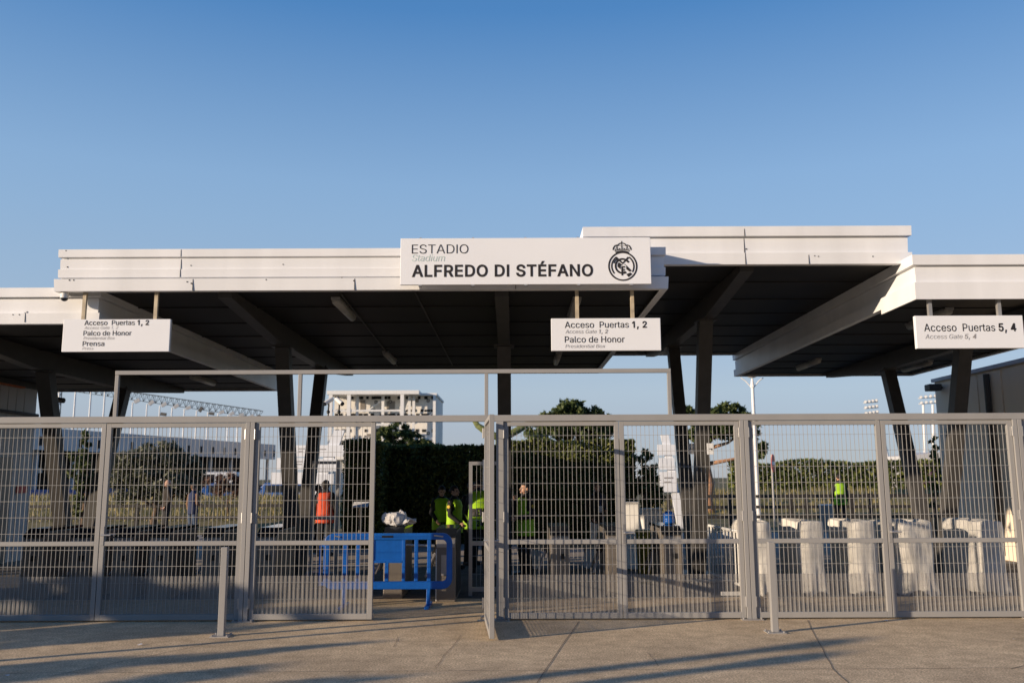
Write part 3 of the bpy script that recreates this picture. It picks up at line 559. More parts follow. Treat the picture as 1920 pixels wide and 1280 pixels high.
# ================================================================== SIGNS
def text_at(t, off, runs, y, u0, u1, vb, vt, m):
    a, b, c = at(u0, vb, y), at(u1, vb, y), at(u0, vt, y)
    o = lettering(t, runs, a.x - off.x, y - off.y, a.z - off.z, c.z - a.z, b.x - a.x, m)
    return o
REG, BLD, LGT, IT = 0.002, 0.022, -0.006, 0.2
ys = Y0c - .20
p0, p1 = at(750, 534, ys), at(1219, 445, ys)
sg = thing('name_sign', 'long white stadium name sign with black lettering and round crest on the middle canopy', 'sign', ((p0.x + p1.x) / 2, ys, p0.z))
so = sg.location
MB().box(p0.x, p1.x, ys, ys + .045, p0.z, p1.z).build('panel', M['signwhite'], sg, so, bevel=.004)
mb = MB()
for i in range(5):
    x = p0.x + .25 + i * (p1.x - p0.x - .5) / 4
    mb.box(x - .03, x + .03, ys + .045, Y0c - .02, p0.z + .12, p0.z + .17); mb.box(x - .03, x + .03, ys + .045, Y0c - .02, p1.z - .17, p1.z - .12)
    mb.box(x - .02, x + .02, ys - .004, ys + .05, p0.z - .018, p0.z - .001); mb.box(x - .012, x + .012, ys + .01, ys + .03, p1.z, p1.z + .012)
mb.build('bracket', M['galv'], sg, so)
yl = ys - .003
text_at(sg, so, [('ESTADIO', LGT, 0)], yl, 772, 878, 475.5, 458.5, M['ink'])
text_at(sg, so, [('Stadium', LGT, IT)], yl, 772, 834, 490, 477.5, M['mint'])
text_at(sg, so, [('ALFREDO DI STÉFANO', BLD, 0)], yl, 772, 1112, 518.5, 497.5, M['ink'])
# crest, drawn in pixels of the photo's enlargement (12.8 per photo pixel) then placed on the panel
def ribbon(mb, pts, w, close=False, y=0.0):
    n = len(pts); L_ = []; R_ = []
    for i in range(n):
        a = pts[(i - 1) % n] if (close or i > 0) else pts[i]; b = pts[(i + 1) % n] if (close or i < n - 1) else pts[i]
        dx, dz = b[0] - a[0], b[1] - a[1]; l = math.hypot(dx, dz) or 1
        nx, nz = -dz / l * w / 2, dx / l * w / 2
        L_.append((pts[i][0] + nx, pts[i][1] + nz)); R_.append((pts[i][0] - nx, pts[i][1] - nz))
    vs = [(x, y, z) for x, z in L_ + R_]
    mb.add(vs, [(i, (i+1) % n, (i+1) % n + n, i + n) for i in range(n if close else n - 1)])
def poly(mb, pts, y=0.0): mb.add([(x, y, z) for x, z in pts], [tuple(range(len(pts)))])
def arc(cx_, cz_, r, a0, a1, n=40, rz=None):
    rz = rz or r
    return [(cx_ + r * math.cos(R(a0 + (a1 - a0) * i / n)), cz_ + rz * math.sin(R(a0 + (a1 - a0) * i / n))) for i in range(n + 1)]
kx = (at(1240, 500, ys).x - at(1120, 500, ys).x) / 1536
kz = (at(1180, 440, ys).z - at(1180, 540, ys).z) / 1280
ox, oz = at(1120, 500, ys).x, at(1180, 440, ys).z
def cm(p): return [(ox + x * kx - so.x, oz - z * kz - so.z) for x, z in p]
cr = MB(); cw = MB()
C0 = (610, 760)
def A(r, a0, a1, n=36): return arc(C0[0], C0[1], r, a0, a1, n)
W = lambda w: w * kx
ribbon(cr, cm(A(333, 0, 360, 64)[:-1]), W(36), True)
ribbon(cr, cm(A(265, 140, 235)), W(34)); ribbon(cr, cm(A(265, -55, 32)), W(34))          # outer strokes of the M (image z runs down)
ribbon(cr, cm([(448, 545), (608, 690), (752, 545)]), W(46))
ribbon(cr, cm([(395, 690), (425, 630), (468, 590)]), W(28)); ribbon(cr, cm([(690, 600), (760, 665)]), W(40))
ribbon(cr, cm(arc(605, 755, 168, -300, -32, 44)), W(44))                                    # C
poly(cr, cm([(520, 665), (612, 735), (560, 740), (552, 830), (480, 770), (490, 700)]))
poly(cr, cm([(660, 705), (820, 865), (770, 890), (690, 830), (690, 740), (640, 722)]))
poly(cr, cm([(690, 950), (790, 910), (832, 950), (740, 1020)]))
ribbon(cr, cm([(592, 980), (592, 770)]), W(40)); ribbon(cr, cm([(575, 775), (665, 775)]), W(36)); ribbon(cr, cm([(600, 838), (660, 838)]), W(32))
ribbon(cr, cm([(610, 880), (660, 880)]), W(20))
# crown
ribbon(cr, cm([(440, 430), (520, 402), (605, 393), (690, 402), (765, 430)]), W(28))
ribbon(cr, cm([(385, 370), (395, 320), (430, 270), (480, 250)]), W(30)); ribbon(cr, cm([(820, 370), (808, 320), (775, 270), (725, 250)]), W(30))
ribbon(cr, cm(arc(600, 300, 115, -165, -15, 20, 95)), W(26))
ribbon(cr, cm([(485, 260), (470, 320)]), W(18)); ribbon(cr, cm([(715, 260), (735, 320)]), W(18))
ribbon(cr, cm([(596, 155), (596, 300)]), W(16)); ribbon(cr, cm([(578, 165), (614, 165)]), W(10))
ribbon(cr, cm([(500, 268), (596, 262), (705, 268)]), W(10)); ribbon(cr, cm([(420, 390), (510, 362), (600, 355), (690, 362), (785, 390)]), W(26))
for q in ((480, 325), (600, 312), (718, 325)): ribbon(cr, cm(arc(q[0], q[1], 20, 0, 360, 10)[:-1]), W(12), True)
for q in ((435, 350), (540, 333), (655, 333), (765, 350)): poly(cr, cm(arc(q[0], q[1], 14, 0, 360, 8)[:-1]))
for i, p in enumerate(cr.v): cr.v[i] = (p[0], yl - so.y - .00001 * (i // 8 % 60), p[2])
cr.build('crest', M['ink'], sg)

def hanging_sign(label, u0, u1, v0, v1, y, rods, lines, zrod, thick=.05, rodm='rod'):
    a, b = at(u0, v1, y), at(u1, v0, y)
    t = thing('hanging_sign', label, 'sign', ((a.x + b.x) / 2, y, a.z), 0, 'signs hanging from the canopies')
    off = t.location
    MB().box(a.x, b.x, y, y + thick, a.z, b.z).build('panel', M['signwhite'], t, off, bevel=.004)
    for u in rods:
        x = at(u, v0, y).x
        MB().box(x - .022, x + .022, y + .006, y + thick - .004, b.z, zrod).build('hanger_rod', M[rodm], t, off)
    for runs, ua, ub, vb, vt, m in lines: text_at(t, off, runs, y - .003, ua, ub, vb, vt, M[m])
    return t
hanging_sign('hanging sign over the left gates listing Puertas 1, 2, Palco de Honor and Prensa', 115, 320, 598, 659.5, 10.98, (155, 290), [
    ([('Acceso  Puertas ', REG, 0), ('1, 2', BLD, 0)], 158, 279, 609.5, 600.5, 'ink'), ([('Access Gate 1, 2', LGT, IT)], 158, 221, 617, 611.5, 'greyink'),
    ([('Palco de Honor', REG, 0)], 156, 246, 629, 620, 'ink'), ([('Presidential Box', LGT, IT)], 156, 215, 636.5, 631, 'greyink'),
    ([('Prensa', REG, 0)], 154.5, 195, 648.5, 639.5, 'ink'), ([('Press', LGT, IT)], 154, 175, 655.5, 650.5, 'greyink')], 4.02)
hanging_sign('hanging sign right of the name sign listing Puertas 1, 2 and Palco de Honor only', 1034, 1238, 596, 657.5, 10.98, (1082.5, 1186.5), [
    ([('Acceso  Puertas ', REG, 0), ('1, 2', BLD, 0)], 1059, 1213, 614.5, 603, 'ink'), ([('Access Gate ', LGT, IT), ('1, 2', .012, IT)], 1060, 1140, 625, 618, 'greyink'),
    ([('Palco de Honor', REG, 0)], 1059, 1171, 642, 630.5, 'ink'), ([('Presidential Box', LGT, IT)], 1060, 1135, 652, 645.5, 'greyink')], 4.02)
hanging_sign('hanging sign at the right edge listing Puertas 5, 4', 1720, 1917, 591, 653, 11.02, (1746, 1876), [
    ([('Acceso  Puertas ', REG, 0), ('5, 4', BLD, 0)], 1733, 1906, 621, 607, 'ink'), ([('Access Gate ', LGT, IT), ('5, 4', .012, IT)], 1735, 1831, 635, 626.5, 'greyink')], 3.96, .06, 'galv')

# ================================================================== FENCE AND GATES
YF = 10.71
def xf(u, v=975): return at(u, v, YF).x
z_top1, z_top0 = at(960, 778, YF).z, at(960, 790, YF).z
zb0, zb1 = 0.012, at(960, 1148, YF).z
z_mid = at(960, 1015, YF).z
z_kick = at(960, 1077, YF).z
fence = thing('fence', 'silver grey steel fence line of posts, long top rail and taller portal frame', 'fence', (0, YF, 0))
fo = fence.location
posts = [(-66, -52), (456, 473), (930.5, 944.5), (1392, 1409), (1911, 1928), (2440, 2457)]
for (ua, ub) in posts:
    xa, xb = xf(ua), xf(ub); xm = (xa + xb) / 2
    mb = MB()
    if ub - ua > 15:
        mb.box(xa, xm - .003, YF - .05, YF + .05, .012, z_top0); mb.box(xm + .003, xb, YF - .05, YF + .05, .012, z_top0)
    else: mb.box(xa, xb, YF - .05, YF + .05, .012, z_top0)
    p = mb.build('post', M['fence'], fence, fo, bevel=.003)
    mb = MB(); mb.box(xa - .07, xb + .07, YF - .085, YF + .085, 0.0, .012)
    for bx in (xa - .05, xb + .05):
        for by in (-.065, .065): mb.tube([(bx, YF + by, .012), (bx, YF + by, .03)], .011, 6)
    mb.build('foot_plate', M['galv'], p, fo)
MB().box(xf(-66), xf(2457), YF - .045, YF + .045, z_top0 + .001, z_top1).build('top_rail', M['fence'], fence, fo, bevel=.003)
zp = at(736, 693, YF).z
mb = MB()
xa, xb = at(219, 735, YF).x, at(1255, 735, YF).x
mb.box(xa - .022, xb + .022, YF - .025, YF + .025, zp - .05, zp)
mb.build('portal_bar', M['fence'], fence, fo, bevel=.003)
for u in (219, 562.5, 912, 1255):
    x = at(u, 735, YF).x
    MB().box(x - .022, x + .022, YF - .022, YF + .022, z_top1, zp - .051).build('portal_upright', M['fence'], fence, fo, bevel=.003)

def leaf(label, x0, x1, hinge, y=YF, rz=0.0, handle=None, piv=None):
    """gate leaf in the plane of the fence; local x from 0 at the hinge side edge x0 to x1"""
    t = thing('gate_leaf', label, 'gate', (piv[0] if piv else x0, piv[1] if piv else y, 0), rz, 'mesh gate leaves in the fence line')
    w = x1 - x0; s = .055; d = .026
    zt = z_top0 - .005
    fr = MB()
    fr.box(0, s, -d, d, .02, zt); fr.box(w - s, w, -d, d, .02, zt)
    fr.box(s, w - s, -d, d, zt - .05, zt)
    fr.box(s, w - s, -d, d, z_mid - .028, z_mid + .024)
    fr.box(s, w - s, -d, d, .02, zb1)
    fr.build('frame', M['fence'], t, bevel=.003)
    wm = MB()
    n = max(4, round((w - 2*s) / .051)); st = (w - 2*s) / n
    for i in range(1, n):
        x = s + i * st
        wm.box(x - .0023, x + .0023, -.004, .002, zb1, z_mid - .028); wm.box(x - .0023, x + .0023, -.004, .002, z_mid + .024, zt - .05)
    z = zt - .05 - .115
    while z > zb1 + .03:
        if abs(z - z_mid) > .05: wm.box(s, w - s, -.0075, -.0042, z - .0021, z + .0021)
        z -= .19
    wm.build('wire_mesh', M['wire'], t)
    MB().add([(s, .010, zb1), (w - s, .010, zb1), (w - s, .010, z_kick), (s, .010, z_kick)], [(0, 1, 2, 3)]).build('kick_plate', M['perf'], t)
    for hz in (at(960, 812, YF).z, at(960, 968, YF).z, at(960, 1128, YF).z):
        hx = -.001 if hinge == 0 else w + .001
        mb = MB(); mb.box(hx - .022, hx + .022, -d - .012, -d - .001, hz - .055, hz + .055); mb.tube([(hx, -d - .016, hz - .06), (hx, -d - .016, hz + .06)], .010, 8)
        mb.build('hinge', M['galv'], t)
    if handle is not None:
        hx = .03 if handle == 0 else w - .03; dx = 1 if handle == 0 else -1
        mb = MB()
        for sy in (-1, 1):
            mb.box(hx - .018, hx + .018, sy*d + (0 if sy > 0 else -.006), sy*d + (.006 if sy > 0 else 0), z_mid - .02, z_mid + .20)
            yy = sy * (d + .045)
            mb.tube([(hx, sy * d, z_mid + .10), (hx, yy, z_mid + .10), (hx + dx * .115, yy, z_mid + .10)], .0095, 8)
        mb.build('handle', M['galv'], t)
    return t
g = .004
leaf('closed mesh gate leaf at the left edge of the photo beside the pale walled building', xf(-52) + g, xf(190.5) - g, 0, handle=None)
leaf('closed mesh gate leaf behind the left bollard, with its lever at the left', xf(190.5) + g, xf(456) - g, 1, handle=0)
leaf('closed mesh gate leaf next to the open gap, partly in front of the blue barrier', xf(473) + g, xf(702) - g, 0)
ow = 1.27
xp = xf(930.5)
og = leaf('open gate leaf swung out towards the viewer, seen edge on in the middle', 0, ow, 0, rz=R(-85.8), handle=1, piv=(xp - .115, YF - .055))
leaf('closed mesh gate leaf right of the open leaf, striped by its shadow', xf(944.5) + g, xf(1164) - g, 0)
leaf('closed mesh gate leaf in front of the white crowd barrier and olive bin', xf(1164) + g, xf(1392) - g, 1, handle=0)
leaf('closed mesh gate leaf behind the right bollard, before the cloth covered turnstiles', xf(1409) + g, xf(1661) - g, 0)
leaf('closed mesh gate leaf at the right edge before the grey walled building', xf(1661) + g, xf(1911) - g, 1, handle=0)
leaf('mesh gate leaf beyond the last post on the right', xf(1928) + g, xf(2190) - g, 0)
leaf('mesh gate leaf farthest right beyond the photo edge', xf(2190) + g, xf(2440) - g, 1)
# floor stop for the open leaf
fs = thing('gate_stop', 'small steel floor stop on the concrete beside the open gate leaf', 'gate stop', G(903, 1163))
mb = MB(); mb.box(-.05, .05, -.04, .04, 0, .008); mb.box(-.012, .012, -.02, .03, .0085, .05); mb.tube([(-.012, .03, .045), (.03, .03, .045)], .012, 8)
mb.build('stop', M['galv'], fs)

def bollard(label, u, vb, vt):
    p = G(u, vb); y = p.y
    h = at(u, vt, y).z
    t = thing('bollard', label, 'bollard', p, 0, 'square steel bollards before the gates')
    MB().box(-.034, .034, -.034, .034, .010, h).build('post', M['fence'], t, bevel=.004)
    mb = MB(); mb.box(-.10, .10, -.09, .09, 0, .010)
    for sx in (-.08, .08):
        for sy in (-.07, .07): mb.tube([(sx, sy, .010), (sx, sy, .024)], .010, 6)
    mb.build('base_plate', M['galv'], t)
bollard('square grey bollard standing before the left gate leaves', 415, 1192, 1025)
bollard('square grey bollard standing before the right gate leaves, with a thin long shadow', 1453, 1185, 1015)

# twin cameras on the top rail
def camera_body(mb, p, az, tilt, L_=.16, r=.035):
    d = Vector((math.sin(az) * math.cos(tilt), -math.cos(az) * math.cos(tilt), math.sin(tilt)))
    p = Vector(p); mb.tube([p - d * L_ / 2, p + d * L_ / 2], r, 12)
    return d
for (u, az, lab) in ((616, -.75, 'white bullet camera aimed left on the top rail before the stacked pale building'), (636, .9, 'white bullet camera aimed right on the top rail before the stacked pale building')):
    p = at(u, 752, YF + .02)
    t = thing('security_camera', lab, 'camera', (p.x, p.y, z_top1), 0, 'twin cameras on the top rail')
    hz = p.z - z_top1
    mb = MB(); d = camera_body(mb, (0, 0, hz), az, -.55, .125, .027); mb.build('camera_body', M['plastic'], t)
    mb = MB(); c = Vector((0, 0, hz)) + d * .063; mb.tube([c, c + d * .012], .026, 12); mb.build('lens', M['glassblack'], t)
    mb = MB(); mb.tube([(0, 0, 0), (0, 0, .06), (0, .02, hz - .05), (0, .01, hz - .015)], .010, 8); mb.ball((0, 0, .05), .022); mb.build('bracket', M['black'], t)
# dome camera under the left corner of the middle canopy
p = at(121, 555, 10.98)
t = thing('dome_camera', 'small white dome camera under the left corner of the middle canopy', 'camera', (p.x, p.y, 4.0))
MB().tube([(0, 0, 0), (0, 0, -.075)], .050, 16).build('housing', M['plastic'], t)
mb = MB(); mb.ball((0, 0, -.075), .046, .046, .04); mb.build('dome', M['glassblack'], t, smooth=True)

# ================================================================== SIDE BUILDINGS
def ribbed_wall(mb, x, y0, y1, z0, z1, d):
    n = int((y1 - y0) / .30)
    for i in range(n):
        y = y0 + i * .30; mb.box(min(x, x + d), max(x, x + d), y + .02, y + .27, z0, z1)
lb = thing('pale_building', 'pale panelled building with a door under the low left canopy', 'building', (-10.2, 16.9, 0))
o_ = lb.location
MB().box(-16, -10.22, 16.9, 18.9, 0, 3.55).build('wall', M['wallL'], lb, o_)
mb = MB(); ribbed_wall(mb, -10.22, 16.9, 18.9, .02, 3.5, .008); mb.build('wall_panel', M['wallL'], lb, o_)
MB().box(-16, -10.12, 16.85, 18.95, 3.551, 3.66).build('roof', M['darksteel'], lb, o_)
MB().box(-10.19, -10.10, 16.9, 18.2, 3.52, 3.55).build('gutter_trim', M['orange'], lb, o_)
d = MB(); d.box(-10.199, -10.17, 17.2, 18.1, .02, 2.1); dd = d.build('door', M['turn'], lb, o_)
MB().box(-10.17, -10.14, 17.28, 17.33, .95, 1.1).build('handle', M['black'], dd, o_)
MB().box(-10.199, -10.16, 17.1, 17.19, 0.02, 2.2).build('door_frame', M['darksteel'], lb, o_)
mb = MB(); mb.tube([(-10.12, 16.9, 3.0), (-10.12, 18.8, 3.0)], .035, 8); mb.build('conduit', M['darksteel'], lb, o_)
p = at(91, 915, 18.4)
MB().box(-10.199, -10.185, 18.35, 18.75, 1.38, 1.52).build('notice', M['red'], lb, o_)
rb = thing('grey_building', 'grey panelled building under the right canopy at the photo edge', 'building', (9.75, 14.5, 0))
o_ = rb.location
MB().box(9.77, 16, 14.5, 20.3, 0, 3.78).build('wall', M['wallR'], rb, o_)
mb = MB()
for y in (14.52, 15.5, 16.5, 17.5, 18.4, 19.3): mb.box(9.745, 9.77, y, y + .86, .03, 3.74)
mb.build('wall_panel', M['wallR'], rb, o_)
MB().box(9.70, 16, 14.5, 20.32, 3.781, 3.86).build('roof', M['stand'], rb, o_)
mb = MB(); mb.tube([(9.68, 17.9, .1), (9.68, 17.9, 3.7)], .06, 10); mb.build('downpipe', M['darksteel'], rb, o_)
p = at(1757, 726, 19.9)
t = thing('wall_lamp', 'dark floodlight fixed to the corner of the grey building', 'lamp', (9.70, 19.9, p.z))
mb = MB(); mb.box(-.30, -.02, -.14, .14, -.08, .07); mb.build('lamp_housing', M['darksteel'], t, bevel=.02)
mb = MB(); mb.tube([(-.05, 0, 0), (.045, 0, 0)], .03, 8); mb.build('bracket', M['black'], t)
p = at(112, 748, 15.0)
t = thing('security_camera', 'dark camera on the leaning column beside the pale building', 'camera', (p.x - .02, 15.0, p.z))
mb = MB(); mb.tube([(-.10, 0, 0), (.12, -.06, -.03)], .045, 12); mb.build('camera_body', M['black'], t)
mb = MB(); mb.tube([(-.22, 0, .02), (-.08, 0, .0)], .02, 8); mb.build('bracket', M['darksteel'], t)

# ================================================================== TURNSTILES
YT = 12.62
def make_turnstile(label, arms=True):
    t = thing('turnstile', label, 'turnstile', (0, 0, 0), 0, 'turnstiles in the row under the canopies')
    w = .135
    mb = MB()
    prof = [(0, 0), (1.15, 0), (1.15, .93), (.16, .93), (0, .84)]
    vs = [(-w, y, z) for y, z in prof] + [(w, y, z) for y, z in prof]; k = len(prof)
    mb.add(vs, [tuple(range(k)), tuple(range(k, 2*k))[::-1]] + [(i, i + k, (i+1) % k + k, (i+1) % k) for i in range(k)])
    mb.build('cabinet', M['turn'], t, bevel=.012, fix=True)
    mb = MB(); mb.add([(-w-.006, -.01, .852), (w+.006, -.01, .852), (w+.006, .16, .945), (-w-.006, .16, .945), (-w-.006, -.01, .865), (w+.006, -.01, .865), (w+.006, .16, .965), (-w-.006, .16, .965)],
        [(0,3,2,1),(4,5,6,7),(0,1,5,4),(1,2,6,5),(2,3,7,6),(3,0,4,7)]); mb.box(-w-.006, w+.006, .161, 1.16, .935, .967)
    mb.build('top_cover', M['glassblack'], t)
    MB().box(-w + .012, w - .012, -.008, -.001, .72, .82).build('front_plate', M['galv'], t)
    MB().box(-.0, .062, -.012, -.001, .53, .60).build('card_reader', M['black'], t)
    if arms:
        mb = MB(); mb.tube([(-w, .55, .62), (-w - .07, .55, .66)], .07, 12); mb.build('arm_hub', M['black'], t)
        for a in (((-.20, .55, .70), (-.60, .50, .72)), ((-.18, .52, .62), (-.30, .30, .30)), ((-.18, .60, .62), (-.30, .80, .30))):
            mb = MB(); mb.tube([a[0], a[1]], .019, 10); mb.build('arm', M['galv'], t)
    return t
tu = [(62, 'turnstile behind the leftmost gate leaf, nearest the pale building'), (152, 'turnstile just left of the seam between the two leftmost gate leaves'),
      (232, 'turnstile just right of the handle of the second gate leaf'), (299, 'turnstile between the man in the dark coat and the seam post, behind the second leaf'),
      (398, 'turnstile right behind the left bollard, below the person in the navy vest'), (500, 'turnstile behind the double post left of the leaning columns'),
      (738, 'turnstile hidden behind the blue barrier with white sheeting on it'), (836, 'turnstile with perforated dark side panel at the right end of the blue barrier'),
      (1050, 'turnstile right of the steward at the open leaf, left of the man with the lanyard'), (1155, 'turnstile behind the seam post beside the man with the lanyard'), (1260, 'turnstile carrying the blue water drum, left of the leaning columns')]
base_t = None
for i, (u, lab) in enumerate(tu):
    y = YT if u != 836 else 12.25
    p = at(u, 1000, y)
    if base_t is None: base_t = make_turnstile(lab); t = base_t; t.location = (p.x, y, 0)
    else: t = copy_thing(base_t, (p.x, y, 0), label=lab)
    if u == 836:
        mb = MB(); mb.box(.137, .142, .06, 1.08, .06, .90); mb.build('perforated_panel', M['black'], t)
        MB().box(-.134, -.12, -.016, -.013, .02, .70).build('edge_trim', M['plastic'], t)
        MB().box(-.06, .06, -.016, -.013, .35, .62).build('ticket_slot', M['galv'], t)

# cloth covered turnstiles at the right
def cover(label, u0, u1, wob_, seed):
    yF = 12.62
    a, b = at(u0, 1040, yF).x, at(u1, 1040, yF).x
    cxm, w, dep, h = (a + b) / 2, (b - a), 1.12, 1.0
    rnd = random.Random(seed); off = Vector((seed * 3.1, seed * 1.7, 0))
    rings = []; nz = 26; per = 72
    for j in range(nz + 1):
        s = j / nz
        z = .03 + s * (h - .03) if s < .93 else h - .0 + (s - .93) / .07 * .012
        shrink = 1.0 if s < .9 else 1 - (s - .9) / .1 * .10
        ring = []
        for i in range(per):
            q = i / per * 4; side = int(q); f = q - side
            x, y = [(-.5 + f, -.5), (.5, -.5 + f), (.5 - f, .5), (-.5, .5 - f)][side]
            r_ = (abs(x)**6 + abs(y)**6) ** (1/6) / .5
            x, y = x / r_ * 1.03, y / r_ * 1.03
            P = Vector((x * w * shrink, y * dep * (1 if s < .93 else .97), z))
            n = mnoise.noise_vector(Vector((P.x * 3.2, P.y * 3.2, P.z * 1.7)) + off) * (.055 * wob_) + mnoise.noise_vector(Vector((P.x * 9, P.y * 9, P.z * 4)) + off) * (.018 * wob_)
            flare = (1 - s) ** 3 * .03 * wob_ * math.sin(i * .9 + seed)
            pinch = -.035 * wob_ * math.exp(-((s - .33) / .14) ** 2) * (.5 + .5 * math.sin(i * .23 + seed * 2))
            P.x += n.x + flare * (1 if x > 0 else -1) + pinch * x; P.y += n.y + flare * (1 if y > 0 else -1) + pinch * y
            if s > .2: P.z += n.z * .7
            else: P.z = max(.004, P.z + n.z * 1.3 + (.03 * math.sin(i * .55 + seed) if s < .1 else 0))
            ring.append(tuple(P))
        rings.append(ring)
    # top: two shrinking rings
    last = rings[-1]
    for k in (.75, .4, .1):
        rings.append([(p[0] * k, p[1] * k, p[2] + .012 * (1 - k) + .02 * wob_ * mnoise.noise(Vector((p[0] * 6 * k, p[1] * 6 * k, seed)))) for p in last])
    t = thing('covered_turnstile', label, 'turnstile', (cxm, yF + dep / 2, 0), 0, 'cloth covered turnstiles on the right')
    mb = MB(); mb.loft(rings, closed=False); mb.add(rings[-1], [tuple(range(per))])
    mb.build('cloth_cover', M['cloth'], t, smooth=True)
    MB().box(-.10, .10, -.5, .5, 0, .92).build('cabinet', M['turn'], t)
    return t
cover('cloth covered turnstile just right of the double post and behind the right bollard', 1409, 1451, .6, 1)
cover('cloth covered turnstile, second from the double post, below the stone bin', 1506, 1553, .7, 2)
cover('cloth covered turnstile below the far steward in a yellow vest', 1603, 1650, .7, 3)
cover('widest loosely wrapped cloth covered turnstile right of the leaf seam', 1690, 1755, 1.1, 4)
cover('cloth covered turnstile with ragged hem next to the grey building', 1838, 1890, 1.1, 5)

# ================================================================== BLUE BARRIER
YB = 11.85
def bz(v): return at(720, v, YB).z
def bx(u): return at(u, 1050, YB).x
bt = thing('crowd_barrier', 'blue plastic crowd barrier with rounded corners standing in the open gap', 'barrier', (bx(724), YB, 0))
o_ = bt.location
def rrect(x0, x1, z0, z1, r, n=7):
    pts = []
    for (cx_, cz_, a0) in ((x1 - r, z1 - r, 0), (x0 + r, z1 - r, 90), (x0 + r, z0 + r, 180), (x1 - r, z0 + r, 270)):
        for i in range(n + 1):
            a = R(a0 + 90 * i / n); pts.append((cx_ + r * math.cos(a), cz_ + r * math.sin(a)))
    return pts
X0, X1, Z1, Z0 = bx(607), bx(848), bz(999), bz(1104)
outer, inner = rrect(X0, X1, Z0, Z1, .13), rrect(X0 + .075, X1 - .075, Z0 + .10, Z1 - .085, .06)
mb = MB(); n = len(outer); h = .030
vs = [(x, YB - h, z) for x, z in outer] + [(x, YB - h, z) for x, z in inner] + [(x, YB + h, z) for x, z in outer] + [(x, YB + h, z) for x, z in inner]
fs = []
for i in range(n):
    j = (i + 1) % n
    fs += [(i, j, n + j, n + i), (2*n + i, 3*n + i, 3*n + j, 2*n + j), (i, 2*n + i, 2*n + j, j), (n + i, n + j, 3*n + j, 3*n + i)]
mb.add(vs, fs); mb.build('frame', M['blue'], bt, o_, bevel=.010, fix=True)
zi0, zi1 = Z0 + .10, Z1 - .085
zp0, zp1 = bz(1050), zi1
for (ua, ub, za, zb_) in ((643, 652, zi0, zi1), (668, 675, zi0, zi1), (695, 702, zi0, zi1), (722, 729, zi0, zp0 - .03), (754, 760, zi0, zi1), (777, 784, zi0, zi1), (801, 808, zi0, zi1)):
    MB().box(bx(ua), bx(ub), YB - .022, YB + .022, za, zb_).build('bar', M['blue'], bt, o_, bevel=.006)
MB().box(bx(702), bx(754), YB - .012, YB + .012, zp0, zp1).build('panel', M['blue'], bt, o_)
MB().box(bx(702), bx(754), YB - .024, YB + .024, zp0 - .03, zp0).build('panel_rib', M['blue'], bt, o_)
MB().box(bx(716), bx(737), YB - h - .004, YB - h, Z1 - .055, Z1 - .03).build('slot', M['black'], bt, o_)
for ua, ub, nm in ((814, 831, 'clip'), (628, 638, 'clip')):
    MB().bar((bx(ua), YB - h - .006, Z1 - .03), (bx(ub), YB - h - .006, Z1 - .045), .02, .018).build(nm, M['galv'], bt, o_)
for u in (804, 647):
    mb = MB(); x = bx(u)
    mb.bar((x, YB, Z0 + .01), (x, YB - .03, .03), .05, .05); mb.box(x - .03, x + .03, YB - .28, YB + .26, 0, .032)
    mb.build('foot', M['blue'], bt, o_, bevel=.006)
mb = MB(); mb.box(X0 - .06, X0 - .035, YB - .02, YB + .02, Z0 + .05, Z1 - .12); mb.box(X0 - .06, X0 + .02, YB - .018, YB + .018, Z1 - .17, Z1 - .12); mb.box(X0 - .06, X0 + .02, YB - .018, YB + .018, Z0 + .05, Z0 + .10)
mb.build('coupling_hook', M['blue'], bt, o_)
# white sheeting heaped on the hidden turnstile
p = at(742, 996, 13.0)
mb = MB(); mb.ball((0, 0, 0), .17, .17, .10, 40, 26); mb.ball((.17, -.05, -.04), .11, .11, .05, 30, 18)
for i, q in enumerate(mb.v):
    q = Vector(q); nn = mnoise.noise_vector(q * 9) * .05 + mnoise.noise_vector(q * 22) * .025 + Vector((0, 0, abs(mnoise.noise(q * 13)) * .05))
    q = q + nn; mb.v[i] = (q.x, q.y, max(q.z + .10, .0 if True else 0))
hp = mb.build('sheeting', mat('white_plastic_sheet', (0.72, 0.70, 0.68), 0.5, var=.1), None, smooth=False)
hp.location = (p.x, 13.0, .968)
tag(hp, 'crumpled heap of white plastic sheeting above the blue barrier', 'sheeting')

# ================================================================== OTHER THINGS UNDER THE CANOPIES
def mesh_gate(label, x0, x1, y, h, mid):
    t = thing('inner_gate', label, 'gate', (x0, y, 0), 0, 'inner mesh gates under the canopy')
    w = x1 - x0; mb = MB()
    mb.box(0, .05, -.02, .02, 0, h); mb.box(w - .05, w, -.02, .02, 0, h); mb.box(.05, w - .05, -.02, .02, h - .05, h); mb.box(.05, w - .05, -.02, .02, .06, .12)
    mb.box(.05, w - .05, -.02, .02, mid - .03, mid + .03)
    mb.build('frame', M['galv'], t)
    mb = MB(); n = round((w - .1) / .06)
    for i in range(1, n): x = .05 + i * (w - .1) / n; mb.box(x - .0025, x + .0025, -.004, .004, .12, h - .05)
    z = .3
    while z < h - .1: mb.box(.05, w - .05, -.008, -.0045, z - .0025, z + .0025); z += .25
    mb.build('wire_mesh', M['wire'], t)
    return t
y = 12.9
x0 = at(879, 1000, y).x
ig = mesh_gate('inner mesh gate standing left of the open leaf in front of the stewards', x0, x0 + .52, y, at(890, 865, y).z, at(890, 1018, y).z)
q = at(908, 890, y)
MB().box(q.x - x0 - .02, q.x - x0 + .14, -.035, -.022, q.z - .22, q.z + .22).build('notice', M['plastic'], ig)
y = 15.0
x0 = at(585, 900, y).x; x1 = at(636, 900, y).x
mesh_gate('inner mesh gate frame beside the person in the orange vest', x0, x1, y, at(620, 864, y).z, 1.0)
